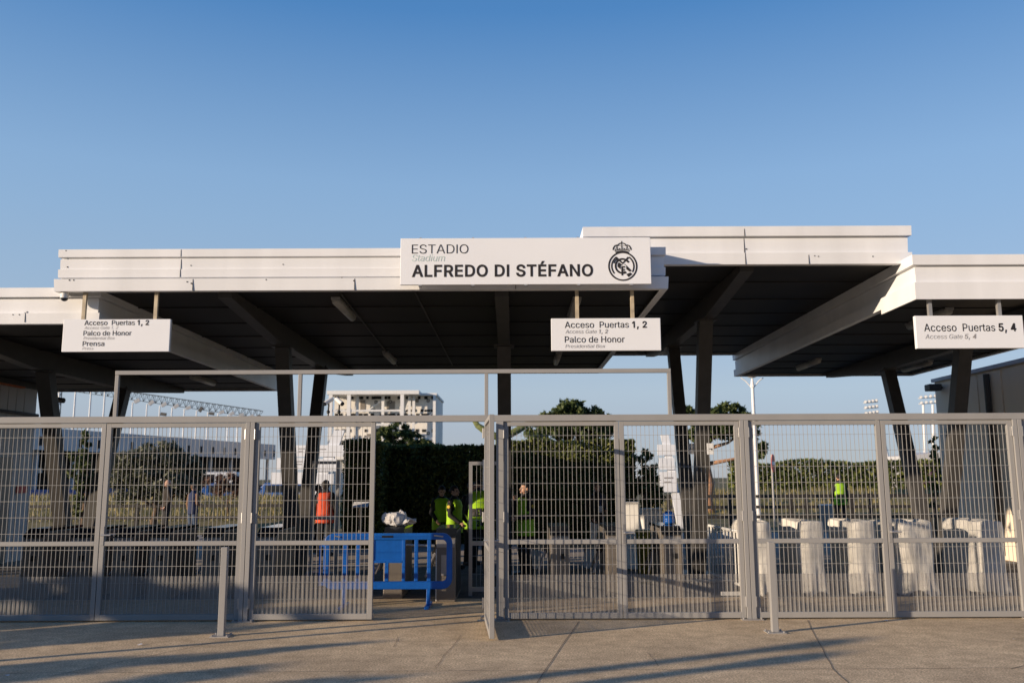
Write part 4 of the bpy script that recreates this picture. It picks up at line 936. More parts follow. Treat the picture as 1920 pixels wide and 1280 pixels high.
# olive litter bin
y = 14.2; p = at(1211, 1030, y)
t = thing('litter_bin', 'olive yellow plastic litter bin behind the gate leaves', 'bin', (p.x, y, 0))
h = at(1211, 992, y).z
mb = MB(); mb.tube([(0, 0, 0), (0, 0, .03), (0, 0, h - .06)], [.125, .13, .15], 20); mb.build('body', M['binlime'], t, smooth=False)
mb = MB(); mb.tube([(0, 0, h - .06), (0, 0, h - .05), (0, 0, h - .01), (0, 0, h)], [.155, .165, .165, .15], 20); mb.build('rim', M['binlime'], t)
# blue water drum on a turnstile
p = at(1253, 975, 13.3)
t = thing('water_drum', 'blue plastic water drum standing on a turnstile top', 'drum', (at(1254, 975, 13.3).x, 13.3, .967))
mb = MB(); mb.tube([(0,0,0),(0,0,.012),(0,0,.05),(0,0,.055),(0,0,.10),(0,0,.105),(0,0,.15),(0,0,.18)], [.06,.085,.088,.083,.083,.088,.086,.05], 18); mb.build('body', M['blue'], t, smooth=True)
mb = MB(); mb.tube([(0,0,.18),(0,0,.205)], .025, 12); mb.build('cap', M['plastic'], t)
# white road barriers
def water_barrier(label, u0, u1, vt, y, rz):
    p0, p1 = at(u0, 960, y), at(u1, 960, y)
    t = thing('road_barrier', label, 'barrier', ((p0.x + p1.x) / 2, y, 0), rz, 'white plastic road barriers')
    w = (p1.x - p0.x) / 2 / max(.4, math.cos(rz)); h = at(u0, vt, y).z
    mb = MB(); prof = [(-.22, 0), (-.22, .12), (-.09, .40), (-.075, h), (.075, h), (.09, .40), (.22, .12), (.22, 0)]; k = len(prof)
    vs = [(-w, a, b) for a, b in prof] + [(w, a, b) for a, b in prof]
    mb.add(vs, [tuple(range(k))[::-1], tuple(range(k, 2*k))] + [(i, (i+1) % k, (i+1) % k + k, i + k) for i in range(k)])
    mb.build('body', M['plastic'], t, bevel=.02, fix=True)
    mb = MB(); mb.box(-w * .98, w * .98, -.10, .10, h, h + .03); mb.build('top_edge', M['plastic'], t)
water_barrier('white plastic road barrier turned towards the sun beside the man with the lanyard', 1170, 1198, 943, 16.6, R(-8))
water_barrier('white plastic road barrier in shade running back towards the blue drum', 1200, 1240, 955, 17.3, R(28))
# white metal crowd barrier
y0_, y1_ = 14.5, 12.66
pA, pB = at(1328, 1000, y0_), at(1390, 1000, y1_)
L_ = math.hypot(pB.x - pA.x, y1_ - y0_)
t = thing('crowd_barrier', 'white tubular metal crowd barrier running back beside the double post', 'barrier', (pA.x, y0_, 0), math.atan2(y1_ - y0_, pB.x - pA.x))
hh = .88
mb = MB(); mb.tube([(0,0,.12),(0,0,hh-.05),(.05,0,hh),(L_-.05,0,hh),(L_,0,hh-.05),(L_,0,.12)], .022, 8); mb.tube([(0,0,.14),(L_,0,.14)], .02, 8); mb.build('frame', M['plastic'], t)
n = 10
for i in range(1, n): MB().box(i*L_/n - .035, i*L_/n + .035, -.003, .003, .14, hh).build('bar', M['plastic'], t)
for x in (.15, L_ - .15): MB().bar((x, -.28, .03), (x, .28, .03), .04, .05).build('foot', M['plastic'], t); 
MB().box(L_*.55, L_*.70, -.03, -.02, .42, .66).build('plate', M['plastic'], t)
# info stand
y = 20.0; p = at(676, 960, y); h = at(676, 946, y).z
t = thing('info_stand', 'small tilted white info panel on a thin post before the hedge', 'sign', (p.x, y, 0))
MB().tube([(0,0,0),(0,0,h-.02)], .035, 10).build('post', M['stone'], t)
MB().bar((0,-.11,h-.05),(0,.11,h+.06), .34, .02).build('panel', M['plastic'], t)
# stone bin, concrete bench
y = 27.0; p = at(1549, 960, y); h = at(1549, 947, y).z
t = thing('stone_bin', 'round stone coloured bin beside the far steward', 'bin', (p.x, y, 0))
MB().tube([(0,0,0),(0,0,h)], .20, 22).build('body', M['stone'], t)
MB().tube([(0,0,h),(0,0,h+.03)], .215, 22).build('rim', M['plastic'], t)
y = 16.8; a_, b_ = at(993, 1005, y), at(1116, 1005, y)
t = thing('bench', 'pale concrete bench behind the gate leaf right of the open leaf', 'bench', ((a_.x + b_.x) / 2, y, 0))
w = (b_.x - a_.x) / 2
MB().box(-w, w, -.22, .22, .36, .50).build('seat', M['paving'], t, bevel=.01)
for s in (-1, 1): MB().box(s*w*.8 - .08, s*w*.8 + .08, -.18, .18, 0, .36).build('leg', M['stand'], t)
# notices on the leaning columns right of centre
for u, lab in ((1296, 'small white notice on the left leg of the leaning columns'), (1332, 'small white notice with an arrow on the right leg of the leaning columns')):
    y = 14.4 if u == 1332 else 15.2
    p = at(u, 841, y)
    t = thing('notice_plate', lab, 'sign', (p.x, y, p.z), 0, 'notices on the leaning columns')
    MB().box(-.055, .055, 0, .012, -.09, .09).build('plate', M['signwhite'], t)
    mb = MB(); mb.box(-.03, .03, -.003, -.001, -.006, .006); mb.box(.012, .03, -.003, -.001, -.02, -.0061) ; mb.build('marking', M['ink'], t)
    mb = MB(); mb.box(-.01, .01, .012, .10, -.02, .02); mb.build('bracket', M['galv'], t)

# ================================================================== VEGETATION
def leaf_quads(pts, size, rnd, flat=0.0, stretch=1.0):
    """one small bent leaf clump (two triangles) per point"""
    vs = []; fs = []
    for p in pts:
        a = Vector((rnd.gauss(0, 1), rnd.gauss(0, 1), rnd.gauss(0, 1) * (1 - flat))).normalized()
        b = a.cross(Vector((rnd.gauss(0, 1), rnd.gauss(0, 1), rnd.gauss(0, 1)))).normalized()
        s = size * rnd.uniform(.6, 1.4); a = a * s * stretch; b = b * s * .55
        o = len(vs); vs += [p - a, p + b, p + a, p - b]; fs.append((o, o+1, o+2, o+3))
    return vs, fs
def shell_points(c, r, n, rnd, inner=.55):
    out = []
    for _ in range(n):
        d = Vector((rnd.gauss(0, 1), rnd.gauss(0, 1), rnd.gauss(0, 1))).normalized()
        k = rnd.uniform(inner, 1.0) ** .7
        q = Vector((d.x * r[0], d.y * r[1], d.z * r[2])) * k
        out.append(Vector(c) + q * (1 + .16 * mnoise.noise(Vector(c) + d * 2.3)))
    return out
def tree(name, label, x, y, blobs, trunk, leafm, barkm, size, dens, seed, cat='tree', limbs=True, group=None, stretch=1.6):
    """blobs: [(dx, dy, z, rx, ry, rz)], trunk: (height, r0, r1)"""
    rnd = random.Random(seed)
    t = thing(name, label, cat, (x, y, 0), 0, group)
    mb = MB(); h, r0, r1 = trunk
    pts = [Vector((0, 0, 0))]
    for k in range(1, 6): pts.append(Vector((rnd.uniform(-1, 1) * .04 * h, rnd.uniform(-1, 1) * .03 * h, h * k / 5)))
    mb.tube(pts, [r0 * 1.25] + [r0 + (r1 - r0) * k / 5 for k in range(1, 6)], 10)
    if limbs:
        for b in blobs:
            z0 = min(h * .95, max(h * .45, b[2] - b[5] * 1.5)); s = Vector((0, 0, z0)); e = Vector(b[:3])
            m_ = s.lerp(e, .55) + Vector((0, 0, -.08 * (e - s).length))
            mb.tube([s, m_, e], [r1 * .8, r1 * .5, r1 * .2], 7)
    mb.build('trunk', M[barkm], t, smooth=True)
    mb = MB()
    for b in blobs:
        n = int(dens * (b[3] * b[4] + b[3] * b[5] + b[4] * b[5]))
        sub = max(3, n // 40)
        cs = shell_points(b[:3], b[3:], sub, rnd, .35)
        for c in cs:
            rr = .28 * min(b[3:]) + .04
            v, f = leaf_quads(shell_points(c, (rr, rr, rr * .8), max(4, n // sub), rnd, .2), size, rnd, 0, stretch)
            mb.add(v, f)
    mb.build('crown', M[leafm], t)
    return t
def hedge(label, x0, x1, y0, y1, h, n, seed, size=.05, hv=.13):
    rnd = random.Random(seed)
    t = thing('hedge', label, 'hedge', ((x0 + x1) / 2, y0, 0), 0, 'clipped hedges behind the canopies')
    off = t.location
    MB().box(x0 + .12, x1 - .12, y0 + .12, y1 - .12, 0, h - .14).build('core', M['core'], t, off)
    pts = []
    w, d = x1 - x0, y1 - y0
    area = w * h * 1.2 + w * d + 2 * d * h
    for _ in range(n):
        r = rnd.uniform(0, area)
        dep = abs(rnd.gauss(0, .07))
        if r < w * h * 1.2: p = Vector((rnd.uniform(x0, x1), y0 + dep, rnd.uniform(0, h)))
        elif r < w * h * 1.2 + w * d: p = Vector((rnd.uniform(x0, x1), rnd.uniform(y0, y1), h - dep * .8))
        else: p = Vector((rnd.choice((x0 + dep, x1 - dep)), rnd.uniform(y0, y1), rnd.uniform(0, h)))
        b = mnoise.noise(p * 1.1 + Vector((seed, 0, 0))) * .14 + mnoise.noise(p * 3.1) * .07
        p.y += b; p.z = max(.02, p.z + b * .6)
        if p.z > h - .12: p.z += mnoise.noise(Vector((p.x * 1.7, p.y, seed))) * hv
        pts.append(p)
    v, f = leaf_quads(pts, size, rnd, 0, 1.3)
    mb = MB(); mb.add(v, f); mb.build('foliage', M['hedge'], t, off)
Yh = 22.6
xa = at(640, 900, Yh).x
hedge('tall dark clipped hedge behind the stewards, left of the open leaf', at(706, 900, 22.9).x, at(955, 900, 22.9).x, 22.9, 24.2, at(800, 837, 22.9).z, 21000, 3)
hedge('hedge end nearest the person in the orange vest, lit at its left side', at(643, 900, 21.5).x, at(712, 900, 21.5).x, 21.5, 23.4, at(680, 826, 21.5).z, 9000, 5, hv=.12)
hedge('sunlit clipped hedge right of the open leaf behind the man with the lanyard', at(958, 900, 24.5).x, at(1192, 900, 24.5).x, 24.5, 25.7, at(1080, 826, 24.5).z, 21000, 9, hv=.12)
Yp = 52
def bl(Y, *uv):
    """crown clumps from photo ellipses at one depth: (u, v, ru, rv)"""
    base = at(uv[0][0], 900, Y).x; out = []
    for (u, v, ru, rv) in uv:
        p = at(u, v, Y); k = Y / FPX; out.append((p.x - base, random.uniform(-.3, .3) * ru * k, p.z, ru * k, ru * k * .9, rv * k))
    return base, out
bx0, bb = bl(40, (1070, 775, 32, 24), (1095, 780, 28, 20), (1030, 787, 30, 18), (1118, 788, 24, 18), (1060, 800, 55, 24), (1105, 806, 45, 24), (1012, 806, 32, 20), (1130, 800, 22, 20))
tree('pine_tree', 'broad rounded pine tree rising over the sunlit hedge right of the open leaf', bx0, 40, bb, (2.6, .17, .10), 'pine', 'pinebark', .085, 1050, 11, group='trees beyond the hedges')
bx0, bb = bl(36, (738, 812, 30, 20), (768, 824, 26, 16), (720, 824, 20, 16), (790, 832, 18, 10))
tree('evergreen_tree', 'dark bushy evergreen in front of the stacked pale building', bx0, 36, bb, (2.2, .14, .09), 'pine', 'bark', .07, 1100, 12, group='trees beyond the hedges')
bx0, bb = bl(38, (1330, 776, 32, 17), (1296, 778, 22, 18), (1368, 774, 30, 18), (1400, 785, 16, 16), (1345, 800, 50, 22), (1395, 810, 32, 20), (1310, 812, 26, 18), (1420, 838, 18, 20))
tree('pine_tree', 'pine tree with bare orange brown trunk behind the leaning columns right of centre', bx0 , 38, bb, (3.4, .20, .12), 'pine', 'pinebark', .085, 900, 13, group='trees beyond the hedges')
bx0, bb = bl(29.5, (295, 858, 52, 30), (245, 872, 32, 26), (340, 868, 34, 26), (300, 900, 66, 34), (240, 910, 36, 30), (350, 905, 30, 30))
tree('olive_tree', 'wide grey green olive tree behind the man in the dark coat', bx0, 29.5, bb, (1.6, .13, .08), 'olive', 'bark', .055, 1500, 14, group='trees beyond the hedges')
bx0, bb = bl(22.8, (160, 830, 12, 22), (152, 862, 20, 26), (160, 895, 26, 30), (158, 935, 24, 30))
tree('conifer', 'narrow dark conifer beside the pale walled building', bx0, 22.8, bb, (1.9, .08, .04), 'pine', 'bark', .05, 1500, 15, limbs=False, group='trees beyond the hedges')
bx0, bb = bl(33, (430, 905, 34, 22), (395, 912, 26, 20), (465, 908, 26, 20))
tree('bare_bush', 'reddish leafless bush behind the person in the navy vest', bx0, 33, bb, (.9, .05, .03), 'redbush', 'bark', .05, 750, 16, 'bush', group='trees beyond the hedges', stretch=2.6)
bx0, bb = bl(24.2, (1212, 905, 26, 42), (1206, 860, 18, 30), (1228, 945, 22, 34), (1222, 915, 22, 30))
tree('green_bush', 'upright green bush at the right end of the sunlit hedge', bx0, 24.4, bb, (1.2, .06, .04), 'hedge', 'bark', .05, 1600, 17, 'bush', group='trees beyond the hedges')
bx0, bb = bl(22.4, (1752, 826, 8, 18), (1755, 845, 9, 20), (1752, 868, 10, 24), (1754, 895, 10, 24), (1752, 925, 11, 26))
tree('climbing_shrub', 'slender shrub at the corner of the grey building', bx0, 22.4, bb, (2.0, .035, .02), 'hedge', 'bark', .04, 1500, 18, 'shrub', limbs=False, group='trees beyond the hedges')
# pruned plane tree: thick arms seen through the gap
y = 27.0
t = thing('pruned_tree', 'hard pruned tree with two thick mossy arms curving up behind the open leaf', 'tree', (at(938, 900, y).x, y, 0))
ox_ = t.location.x
def arm(pts, rad): 
    P = [at(u, v, y) for u, v in pts]; return [Vector((p.x - ox_, (i - 2) * .04, p.z)) for i, p in enumerate(P)], rad
mb = MB(); mb.tube([(0, 0, 0), (.03, 0, .9), (-.02, 0, 1.8), (0, 0, at(938, 818, y).z)], [.20, .16, .14, .13], 12)
for pts, rad in (([(938, 820), (925, 815), (908, 806), (896, 797), (888, 788), (885, 782)], [.12, .115, .10, .085, .08, .06]), ([(938, 820), (955, 815), (970, 806), (984, 798), (992, 790), (1000, 782)], [.12, .11, .10, .085, .075, .06])):
    P, r_ = arm(pts, rad); mb.tube(P, r_, 12)
for i, q in enumerate(mb.v):
    q = Vector(q); n_ = mnoise.noise_vector(q * 5) * .035; mb.v[i] = tuple(q + n_)
mb.build('trunk', M['mossbark'], t, smooth=True)

# dry grass banks and a far tree belt
def bank(name, x0, x1, y0, y1, hmax, seed):
    nx, ny = 60, 10; vs = []; fs = []
    for j in range(ny + 1):
        for i in range(nx + 1):
            s, q = i / nx, j / ny
            h = hmax * min(1, q * 1.6) * (1 - max(0, q - .75) * 2.2) * min(1, s * 8, (1 - s) * 8)
            x, y_ = x0 + (x1 - x0) * s, y0 + (y1 - y0) * q
            vs.append((x, y_, -.02 + max(0, h) * (1 + .18 * mnoise.noise(Vector((x * .4, y_ * .4, seed))))))
    for j in range(ny):
        for i in range(nx): a = j*(nx+1)+i; fs.append((a, a+1, a+nx+2, a+nx+1))
    mb = MB(); mb.add(vs, fs); tag(mb.build(name, M['dryland'], smooth=True), kind='structure')
    rnd = random.Random(seed); mb = MB()
    for _ in range(9000):
        i, j = rnd.randrange(nx), rnd.randrange(ny); a = Vector(vs[j*(nx+1)+i]); d = Vector(vs[(j+1)*(nx+1)+i+1])
        p = Vector((rnd.uniform(a.x, d.x), rnd.uniform(a.y, d.y), (a.z + d.z) / 2 - .03))
        if p.z < .05: continue
        hgt = rnd.uniform(.10, .32); dx = Vector((rnd.uniform(-.06, .06), rnd.uniform(-.06, .06), hgt)); w_ = Vector((rnd.choice((-1, 1)) * .018, .006, 0))
        mb.add([p - w_, p + w_, p + dx], [(0, 1, 2)])
    tag(mb.build('dry_grass', M['blade']), 'dry straw coloured grass growing on the bank', 'grass', kind='stuff')
bank('grass_bank', -24, -6.2, 31, 40, .95, 3)
bank('grass_bank', 6.3, 34, 36, 48, 1.0, 8)
rnd = random.Random(99); pts = []
for _ in range(26000):
    x = rnd.uniform(19, 62); q = rnd.random()
    top = 3.0 + .35 * mnoise.noise(Vector((x * .25, 0, 4))) + .15 * mnoise.noise(Vector((x * 1.3, 0, 9)))
    pts.append(Vector((x, 78 + rnd.uniform(-.8, .8) + (1 - q) * 0, q * top)))
v, f = leaf_quads(pts, .16, rnd, 0, 1.2)
mb = MB(); mb.add(v, f); tag(mb.build('far_tree_belt', M['hedge']), 'dark belt of clipped trees far off on the right', 'tree belt', kind='stuff')

# ================================================================== RAIL FENCES, LAMP, ROAD SIGN
def rail_fence(label, xa, xb, y, zs, step=2.4):
    t = thing('rail_fence', label, 'fence', ((xa + xb) / 2, y, 0), 0, 'dark rail fences along the grass')
    off = t.location
    n = round((xb - xa) / step)
    for i in range(n + 1):
        x = xa + (xb - xa) * i / n
        MB().box(x - .06, x + .06, y - .05, y + .05, 0, max(zs) + .08).build('post', M['rail'], t, off)
    for z in zs: MB().box(xa, xb, y - .085, y - .052, z - .05, z + .05).build('rail', M['rail'], t, off)
rail_fence('dark rail fence in front of the far steward and grass bank on the right', 5.4, 20.2, 31, (.28, .62, .98), 2.05)
rail_fence('dark rail fence before the dry grass bank on the left', -16, -6.9, 29.5, (.40, .78), 1.8)
rail_fence('dark rail fence farther back crossing behind the lamp post', 6.6, 32, 35.6, (.45, .9), 2.6)
def pole_lamp(label, u, v0, vt, y):
    p = at(u, 900, y); h = at(u, vt, y).z
    t = thing('lamp_post', label, 'lamp post', (p.x, y, 0))
    mb = MB(); mb.tube([(0,0,0),(0,0,.4),(0,0,.42),(0,0,h-.35)], [.10,.10,.075,.06], 14); mb.build('pole', M['bldgw'], t)
    mb = MB()
    mb.tube([(0,0,h-.42),(-.25,0,h-.12),(-.42,0,h)], .022, 8); mb.tube([(0,0,h-.42),(.25,0,h-.12),(.42,0,h)], .022, 8); mb.tube([(0,0,h-.36),(0,0,h-.02)], [.09,.03], 10)
    mb.build('bracket', M['bldgw'], t)
    mb = MB(); mb.ball((0, 0, h + .25), .30, .30, .26); mb.build('globe', M['plastic'], t, smooth=True)
pole_lamp('white lamp post with forked bracket under the right canopy edge', 1419, 975, 708, 33)
y = 30.0; p = at(1450, 868, y); k = y / FPX
t = thing('no_entry_sign', 'round red no entry sign with white bar, turned half away', 'road sign', (p.x, y, 0), R(62))
MB().tube([(0, .05, 0), (0, .05, p.z + .3)], .03, 8).build('post', M['galv'], t)
mb = MB(); mb.tube([(0, .012, p.z), (0, -.004, p.z)], .30, 28); mb.build('disc', M['red'], t)
MB().box(-.22, .22, -.008, -.005, p.z - .055, p.z + .055).build('bar', M['signwhite'], t)

# direction signs: slanted white mast with boards
def direction_sign(label, boards, mast, y, extra=None):
    c = at(mast[1][0], 900, y)
    t = thing('direction_sign', label, 'sign', (c.x, y, 0), 0, 'white direction signs with slanted masts')
    ox_ = c.x
    a, b = at(*mast[0], y), at(*mast[1], y)
    w = mast[2] * y / FPX
    dx = (a.x - b.x) / (a.z - b.z) * b.z
    mb = MB(); mb.prism([(b.x - dx - w / 2 - ox_, 0), (b.x - dx + w / 2 - ox_, 0), (a.x + w / 2 - ox_, a.z), (a.x - w / 2 - ox_, a.z)], .03, .17)
    mb.build('mast', M['signwhite'], t, fix=True)
    for (u0, u1, v0, v1, bars) in boards:
        p, q = at(u0, v1, y), at(u1, v0, y)
        bd = MB().box(p.x - ox_, q.x - ox_, -.03, .029, p.z, q.z).build('board', M['signwhite'], t)
        for (ua, ub, va, vb) in bars:
            r_, s_ = at(ua, vb, y), at(ub, va, y)
            MB().box(r_.x - ox_, s_.x - ox_, -.034, -.031, r_.z, s_.z).build('marking', M['greyink'], bd)
direction_sign('white direction sign with stacked boards and slanted mast behind the person in orange', [
    (527, 648, 834, 856, ((560, 572, 840, 842), (560, 568, 845, 847), (598, 612, 841, 843))), (519, 572, 858, 880, ((556, 568, 864, 866), (556, 566, 869, 871))), (582, 631, 860, 883, ()),
    (508, 571, 885, 907, ()), (589, 626, 888, 907, ())], ((636, 806), (588, 930), 20), 30.0)
direction_sign('white direction sign with slanted mast behind the gate leaf right of centre', [
    (1233, 1266, 833, 853, ()), (1236, 1264, 858, 880, ()), (1238, 1268, 884, 922, ((1245, 1262, 894, 897), (1245, 1258, 902, 905)))], ((1247, 815), (1268, 930), 14), 29.0)

# ================================================================== FAR BUILDINGS, MASTS AND CRANE
# grandstand: long white roof band over a dark opening
A0, A1 = Vector((-36.0, 52.0, 0)), Vector((-26.2, 98.0, 0))
dv = (A1 - A0).normalized(); nv = Vector((dv.y, -dv.x, 0)); Ls = (A1 - A0).length
gs = thing('grandstand', 'long white roofed grandstand with dark open tiers far off on the left', 'stadium stand', A0, math.atan2(dv.y, dv.x))
ztop, zbot = 5.35, 3.75
MB().box(0, Ls, -.02, .35, zbot, ztop).build('roof_band', M['stand'], gs)
for i in range(24):
    x = .8 + i * 2.08
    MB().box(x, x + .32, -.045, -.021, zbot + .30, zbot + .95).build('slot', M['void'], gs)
MB().box(0, Ls, .36, 12, ztop - .25, ztop - .05).build('roof', M['stand'], gs)
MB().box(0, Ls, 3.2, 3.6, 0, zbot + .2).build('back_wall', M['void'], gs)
for i in range(13): MB().box(i * 3.85, i * 3.85 + .25, .4, .65, 0, zbot).build('column', M['stand'], gs)
MB().box(0, Ls, .10, .36, 0, .95).build('front_wall', M['blue2'], gs)
mb = MB(); rnd = random.Random(5)
for i in range(90):
    x = 14 + rnd.random() * 33; mb.box(x, x + .35, 2.2, 2.5, 1.9 + rnd.choice((0, .25)), 2.25 + rnd.choice((0, .25)))
tag(mb.build('seat', M['plastic'], gs), kind='stuff')
# floodlight masts on the stand roof
us = [(120, 0), (150, 0), (179, 0), (205, 0), (258, 1), (285, 1), (309, 2), (332, 1), (355, 1), (378, 3), (399, 4), (418, 1), (437, 1), (455, 1), (474, 1), (487, 3)]
first = None
for i, (u, kind) in enumerate(us):
    # point on the roof line seen at that column
    d = ray(u, 800); tt = (A0.x * dv.y - A0.y * dv.x) / (d.x * dv.y - d.y * dv.x)
    P = Vector((d.x * tt, d.y * tt, ztop - .06)) + dv * 0 - nv * .6
    h = .0 + (3.2 if kind == 0 else 2.55)
    t = thing('floodlight_mast', ['slim white mast reaching up behind the canopy edge', 'white mast with tilted floodlight on the stand roof', 'white mast with two floodlights on the stand roof', 'white mast with small dark slanted floodlight', 'white mast with square dark floodlight'][kind] +
              (', %s from the left' % ['first', 'second', 'third', 'fourth', 'fifth', 'sixth', 'seventh', 'eighth', 'ninth', 'tenth', 'eleventh', 'twelfth', 'thirteenth', 'fourteenth', 'fifteenth', 'last'][i]), 'floodlight', P, 0, 'floodlight masts on the stand roof')
    hm = {0: 4.2}.get(kind, 2.75)
    mb = MB(); mb.tube([(0, 0, 0), (0, 0, hm)], [.075, .055], 8); mb.build('mast', M['bldgw'], t)
    tilt = Matrix.Rotation(R({1: -38 + (i * 37 % 23), 2: -30, 3: -60, 4: 5}.get(kind, 30)), 3, 'Y')
    def head(c, rot, m_):
        mb = MB()
        vs = [Vector(q) for q in ((-.25,-.08,-.14),(.25,-.08,-.14),(.25,.08,-.14),(-.25,.08,-.14),(-.25,-.08,.14),(.25,-.08,.14),(.25,.08,.14),(-.25,.08,.14))]
        mb.add([rot @ q + Vector(c) for q in vs], [(0,3,2,1),(4,5,6,7),(0,1,5,4),(1,2,6,5),(2,3,7,6),(3,0,4,7)])
        mb.build('lamp_head', M[m_], t)
        mb = MB(); mb.tube([(0, 0, hm - .1 if c[2] > hm - .5 else c[2]), (c[0] * .6, 0, c[2])], .03, 6); mb.build('arm', M['bldgw'], t)
    if kind != 4: head((.42, -.1, hm + .12), tilt, 'galv' if kind != 3 else 'darksteel')
    if kind in (2, 4): head((.42, -.15, hm - (.75 if kind == 2 else .15)), Matrix.Rotation(R(8), 3, 'Y'), 'darksteel')
# tower crane: the jib slopes down to the right
Yc = 118.0
cb = at(95, 900, Yc)
t = thing('tower_crane', 'lattice crane jib sloping down across the sky behind the floodlight masts', 'crane', (cb.x, Yc, 0))
j0, j1 = at(95, 722, Yc), at(490, 777, Yc)
def lattice(mb, a, b, w, nseg, r):
    a, b = Vector(a), Vector(b); d = (b - a).normalized(); s = d.cross(Vector((0, 1, 0))).normalized() * (w / 2); o = Vector((0, w / 2, 0))
    cs = [s + o, s - o, -s]
    for c in cs: mb.bar(a + c, b + c, r, r)
    for i in range(nseg):
        p, q = a.lerp(b, i / nseg), a.lerp(b, (i + 1) / nseg)
        for c1, c2 in ((cs[0], cs[2]), (cs[1], cs[2])): mb.bar(p + c1, p.lerp(q, .5) + c2, r * .6, r * .6); mb.bar(p.lerp(q, .5) + c2, q + c1, r * .6, r * .6)
o_ = t.location
mb = MB(); lattice(mb, Vector((0, 0, j0.z)), j1 - o_, 1.0, 34, .07); mb.build('jib', M['black'], t)
mb = MB(); lattice(mb, Vector((0, 0, 0)), Vector((0, 0, j0.z + .6)), 1.2, 12, .10); mb.build('tower', M['darksteel'], t)

# stacked pale building with white steel frame
Yb = 84.0
kb = Yb / FPX
def B(u, v): return at(u, v, Yb)
bo = B(716, 900); bd = thing('stacked_building', 'pale stacked building wrapped in a white steel frame beyond the hedge', 'building', (bo.x, Yb, 0))
o_ = bd.location
xl, xm, xr = B(622, 800).x, B(755, 800).x, B(816, 800).x
zt_ = B(716, 741).z
MB().box(xl, xr, Yb + 1.0, Yb + 9, 0, zt_).build('wall', M['bldg'], bd, o_)
MB().box(xl - .3, B(788, 735).x, Yb - 1.2, Yb + 9.2, zt_ + .01, zt_ + .36).build('roof', M['bldgw'], bd, o_)
MB().box(B(788, 735).x + .01, xr + .1, Yb + .2, Yb + 9.1, zt_ + .01, zt_ + .22).build('roof', M['bldgw'], bd, o_)
for v_ in (822, 858):
    z = B(716, v_).z
    MB().box(xl - .1, xr + .05, Yb + .15, Yb + 1.0, z - .14, z + .14).build('floor_slab', M['bldgw'], bd, o_)
for u in (623, 657, 756):
    x = B(u, 800).x; MB().box(x - .17, x + .17, Yb - 1.15, Yb - .85, 0, zt_).build('frame_column', M['bldgw'], bd, o_)
for u in (669, 717, 767, 775, 814):
    x = B(u, 800).x; MB().box(x - .13, x + .13, Yb + .0, Yb + .14, 0, zt_).build('frame_column', M['bldgw'], bd, o_)
for v_ in (771, 797):
    z = B(716, v_).z; MB().box(xl, B(758, 800).x, Yb - 1.1, Yb - .9, z - .08, z + .08).build('frame_beam', M['bldgw'], bd, o_)
for (ua, va, ub, vb) in ((663, 768, 669, 742), (760, 768, 768, 742), (640, 797, 657, 771), (690, 768, 717, 748), (775, 795, 814, 772)):
    MB().bar(B(ua, va) + Vector((0, .3, 0)), B(ub, vb) + Vector((0, .3, 0)), .10, .10).build('brace', M['bldgw'], bd, o_)
rnd = random.Random(21)
for v_, s_ in ((743.5, 5), (768, 4), (776.5, 5.5), (806, 5), (818, 5), (832, 5)):
    u = 628.0
    while u < 812:
        if rnd.random() < .82:
            p = B(u, v_); w = s_ * kb * rnd.uniform(.5, .75); h = s_ * kb * rnd.uniform(.5, .62)
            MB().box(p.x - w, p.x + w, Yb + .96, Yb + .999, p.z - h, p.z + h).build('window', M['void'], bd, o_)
        u += rnd.choice((6, 7, 9, 11, 13))
for u, v_ in ((702, 752), (729, 751), (750, 751), (780, 749), (801, 749), (801, 811)):
    p = B(u, v_); w = MB().box(p.x - .14, p.x + .14, Yb + .94, Yb + .999, p.z - .14, p.z + .14).build('vent', M['void'], bd, o_)
    MB().box(p.x - .06, p.x + .06, Yb + .92, Yb + .939, p.z - .06, p.z + .06).build('vent_core', M['bldg'], w, o_)
for (ua, ub, va, vb) in ((672, 682, 748, 768), (722, 738, 750, 768), (770, 776, 748, 768), (684, 694, 812, 830)):
    p, q = B(ua, vb), B(ub, va); MB().box(p.x, q.x, Yb + .955, Yb + .999, p.z, q.z).build('panel', M['turn'], bd, o_)

# stadium floodlights and white building on the right
def light_tower(label, uh, vh, wu, rows, y, legs):
    k = y / FPX; c = at(uh, vh, y)
    t = thing('floodlight_tower', label, 'floodlight', (at(legs[0][1], 900, y).x, y, 0), 0, 'tall stadium floodlights on the right')
    o_ = t.location
    for (ua, ub, va, r_) in legs:
        mb = MB(); a, b = at(ua, va, y), at(ub, 890, y); d = b - a; e = a + d * (a.z / (a.z - b.z)); mb.tube([e - o_, a - o_], [r_ * 1.2, r_], 10); mb.build('mast', M['bldgw'], t)
    for i in range(rows):
        z = c.z + (rows / 2 - i - .5) * 10.5 * k
        MB().bar((c.x - wu * k / 2 - o_.x, 0, z - 3.8 * k), (c.x + wu * k / 2 - o_.x, 0, z - 3.8 * k + 1.8 * k), 1.2 * k, 1.6 * k).build('gantry', M['bldgw'], t)
        n = 4
        for j in range(n):
            x = c.x - wu * k / 2 + (j + .5) * wu * k / n
            mb = MB(); mb.tube([(x - o_.x, -1.2 * k, z + (j - 1.5) * .9 * k), (x - o_.x - .8 * k, -3.2 * k, z - .6 * k + (j - 1.5) * .9 * k)], [1.2 * k, 3.1 * k], 10); mb.build('lamp_head', M['galv'], t)
            mb = MB(); mb.tube([(x - o_.x - .8 * k, -3.22 * k, z - .6 * k + (j - 1.5) * .9 * k), (x - o_.x - .84 * k, -3.35 * k, z - .65 * k + (j - 1.5) * .9 * k)], 2.7 * k, 10); mb.build('lens', M['signwhite'], t)
light_tower('stadium floodlight tower with leaning white mast, left of the pair', 1633, 762, 27, 3, 110, ((1643, 1671, 778, .28),))
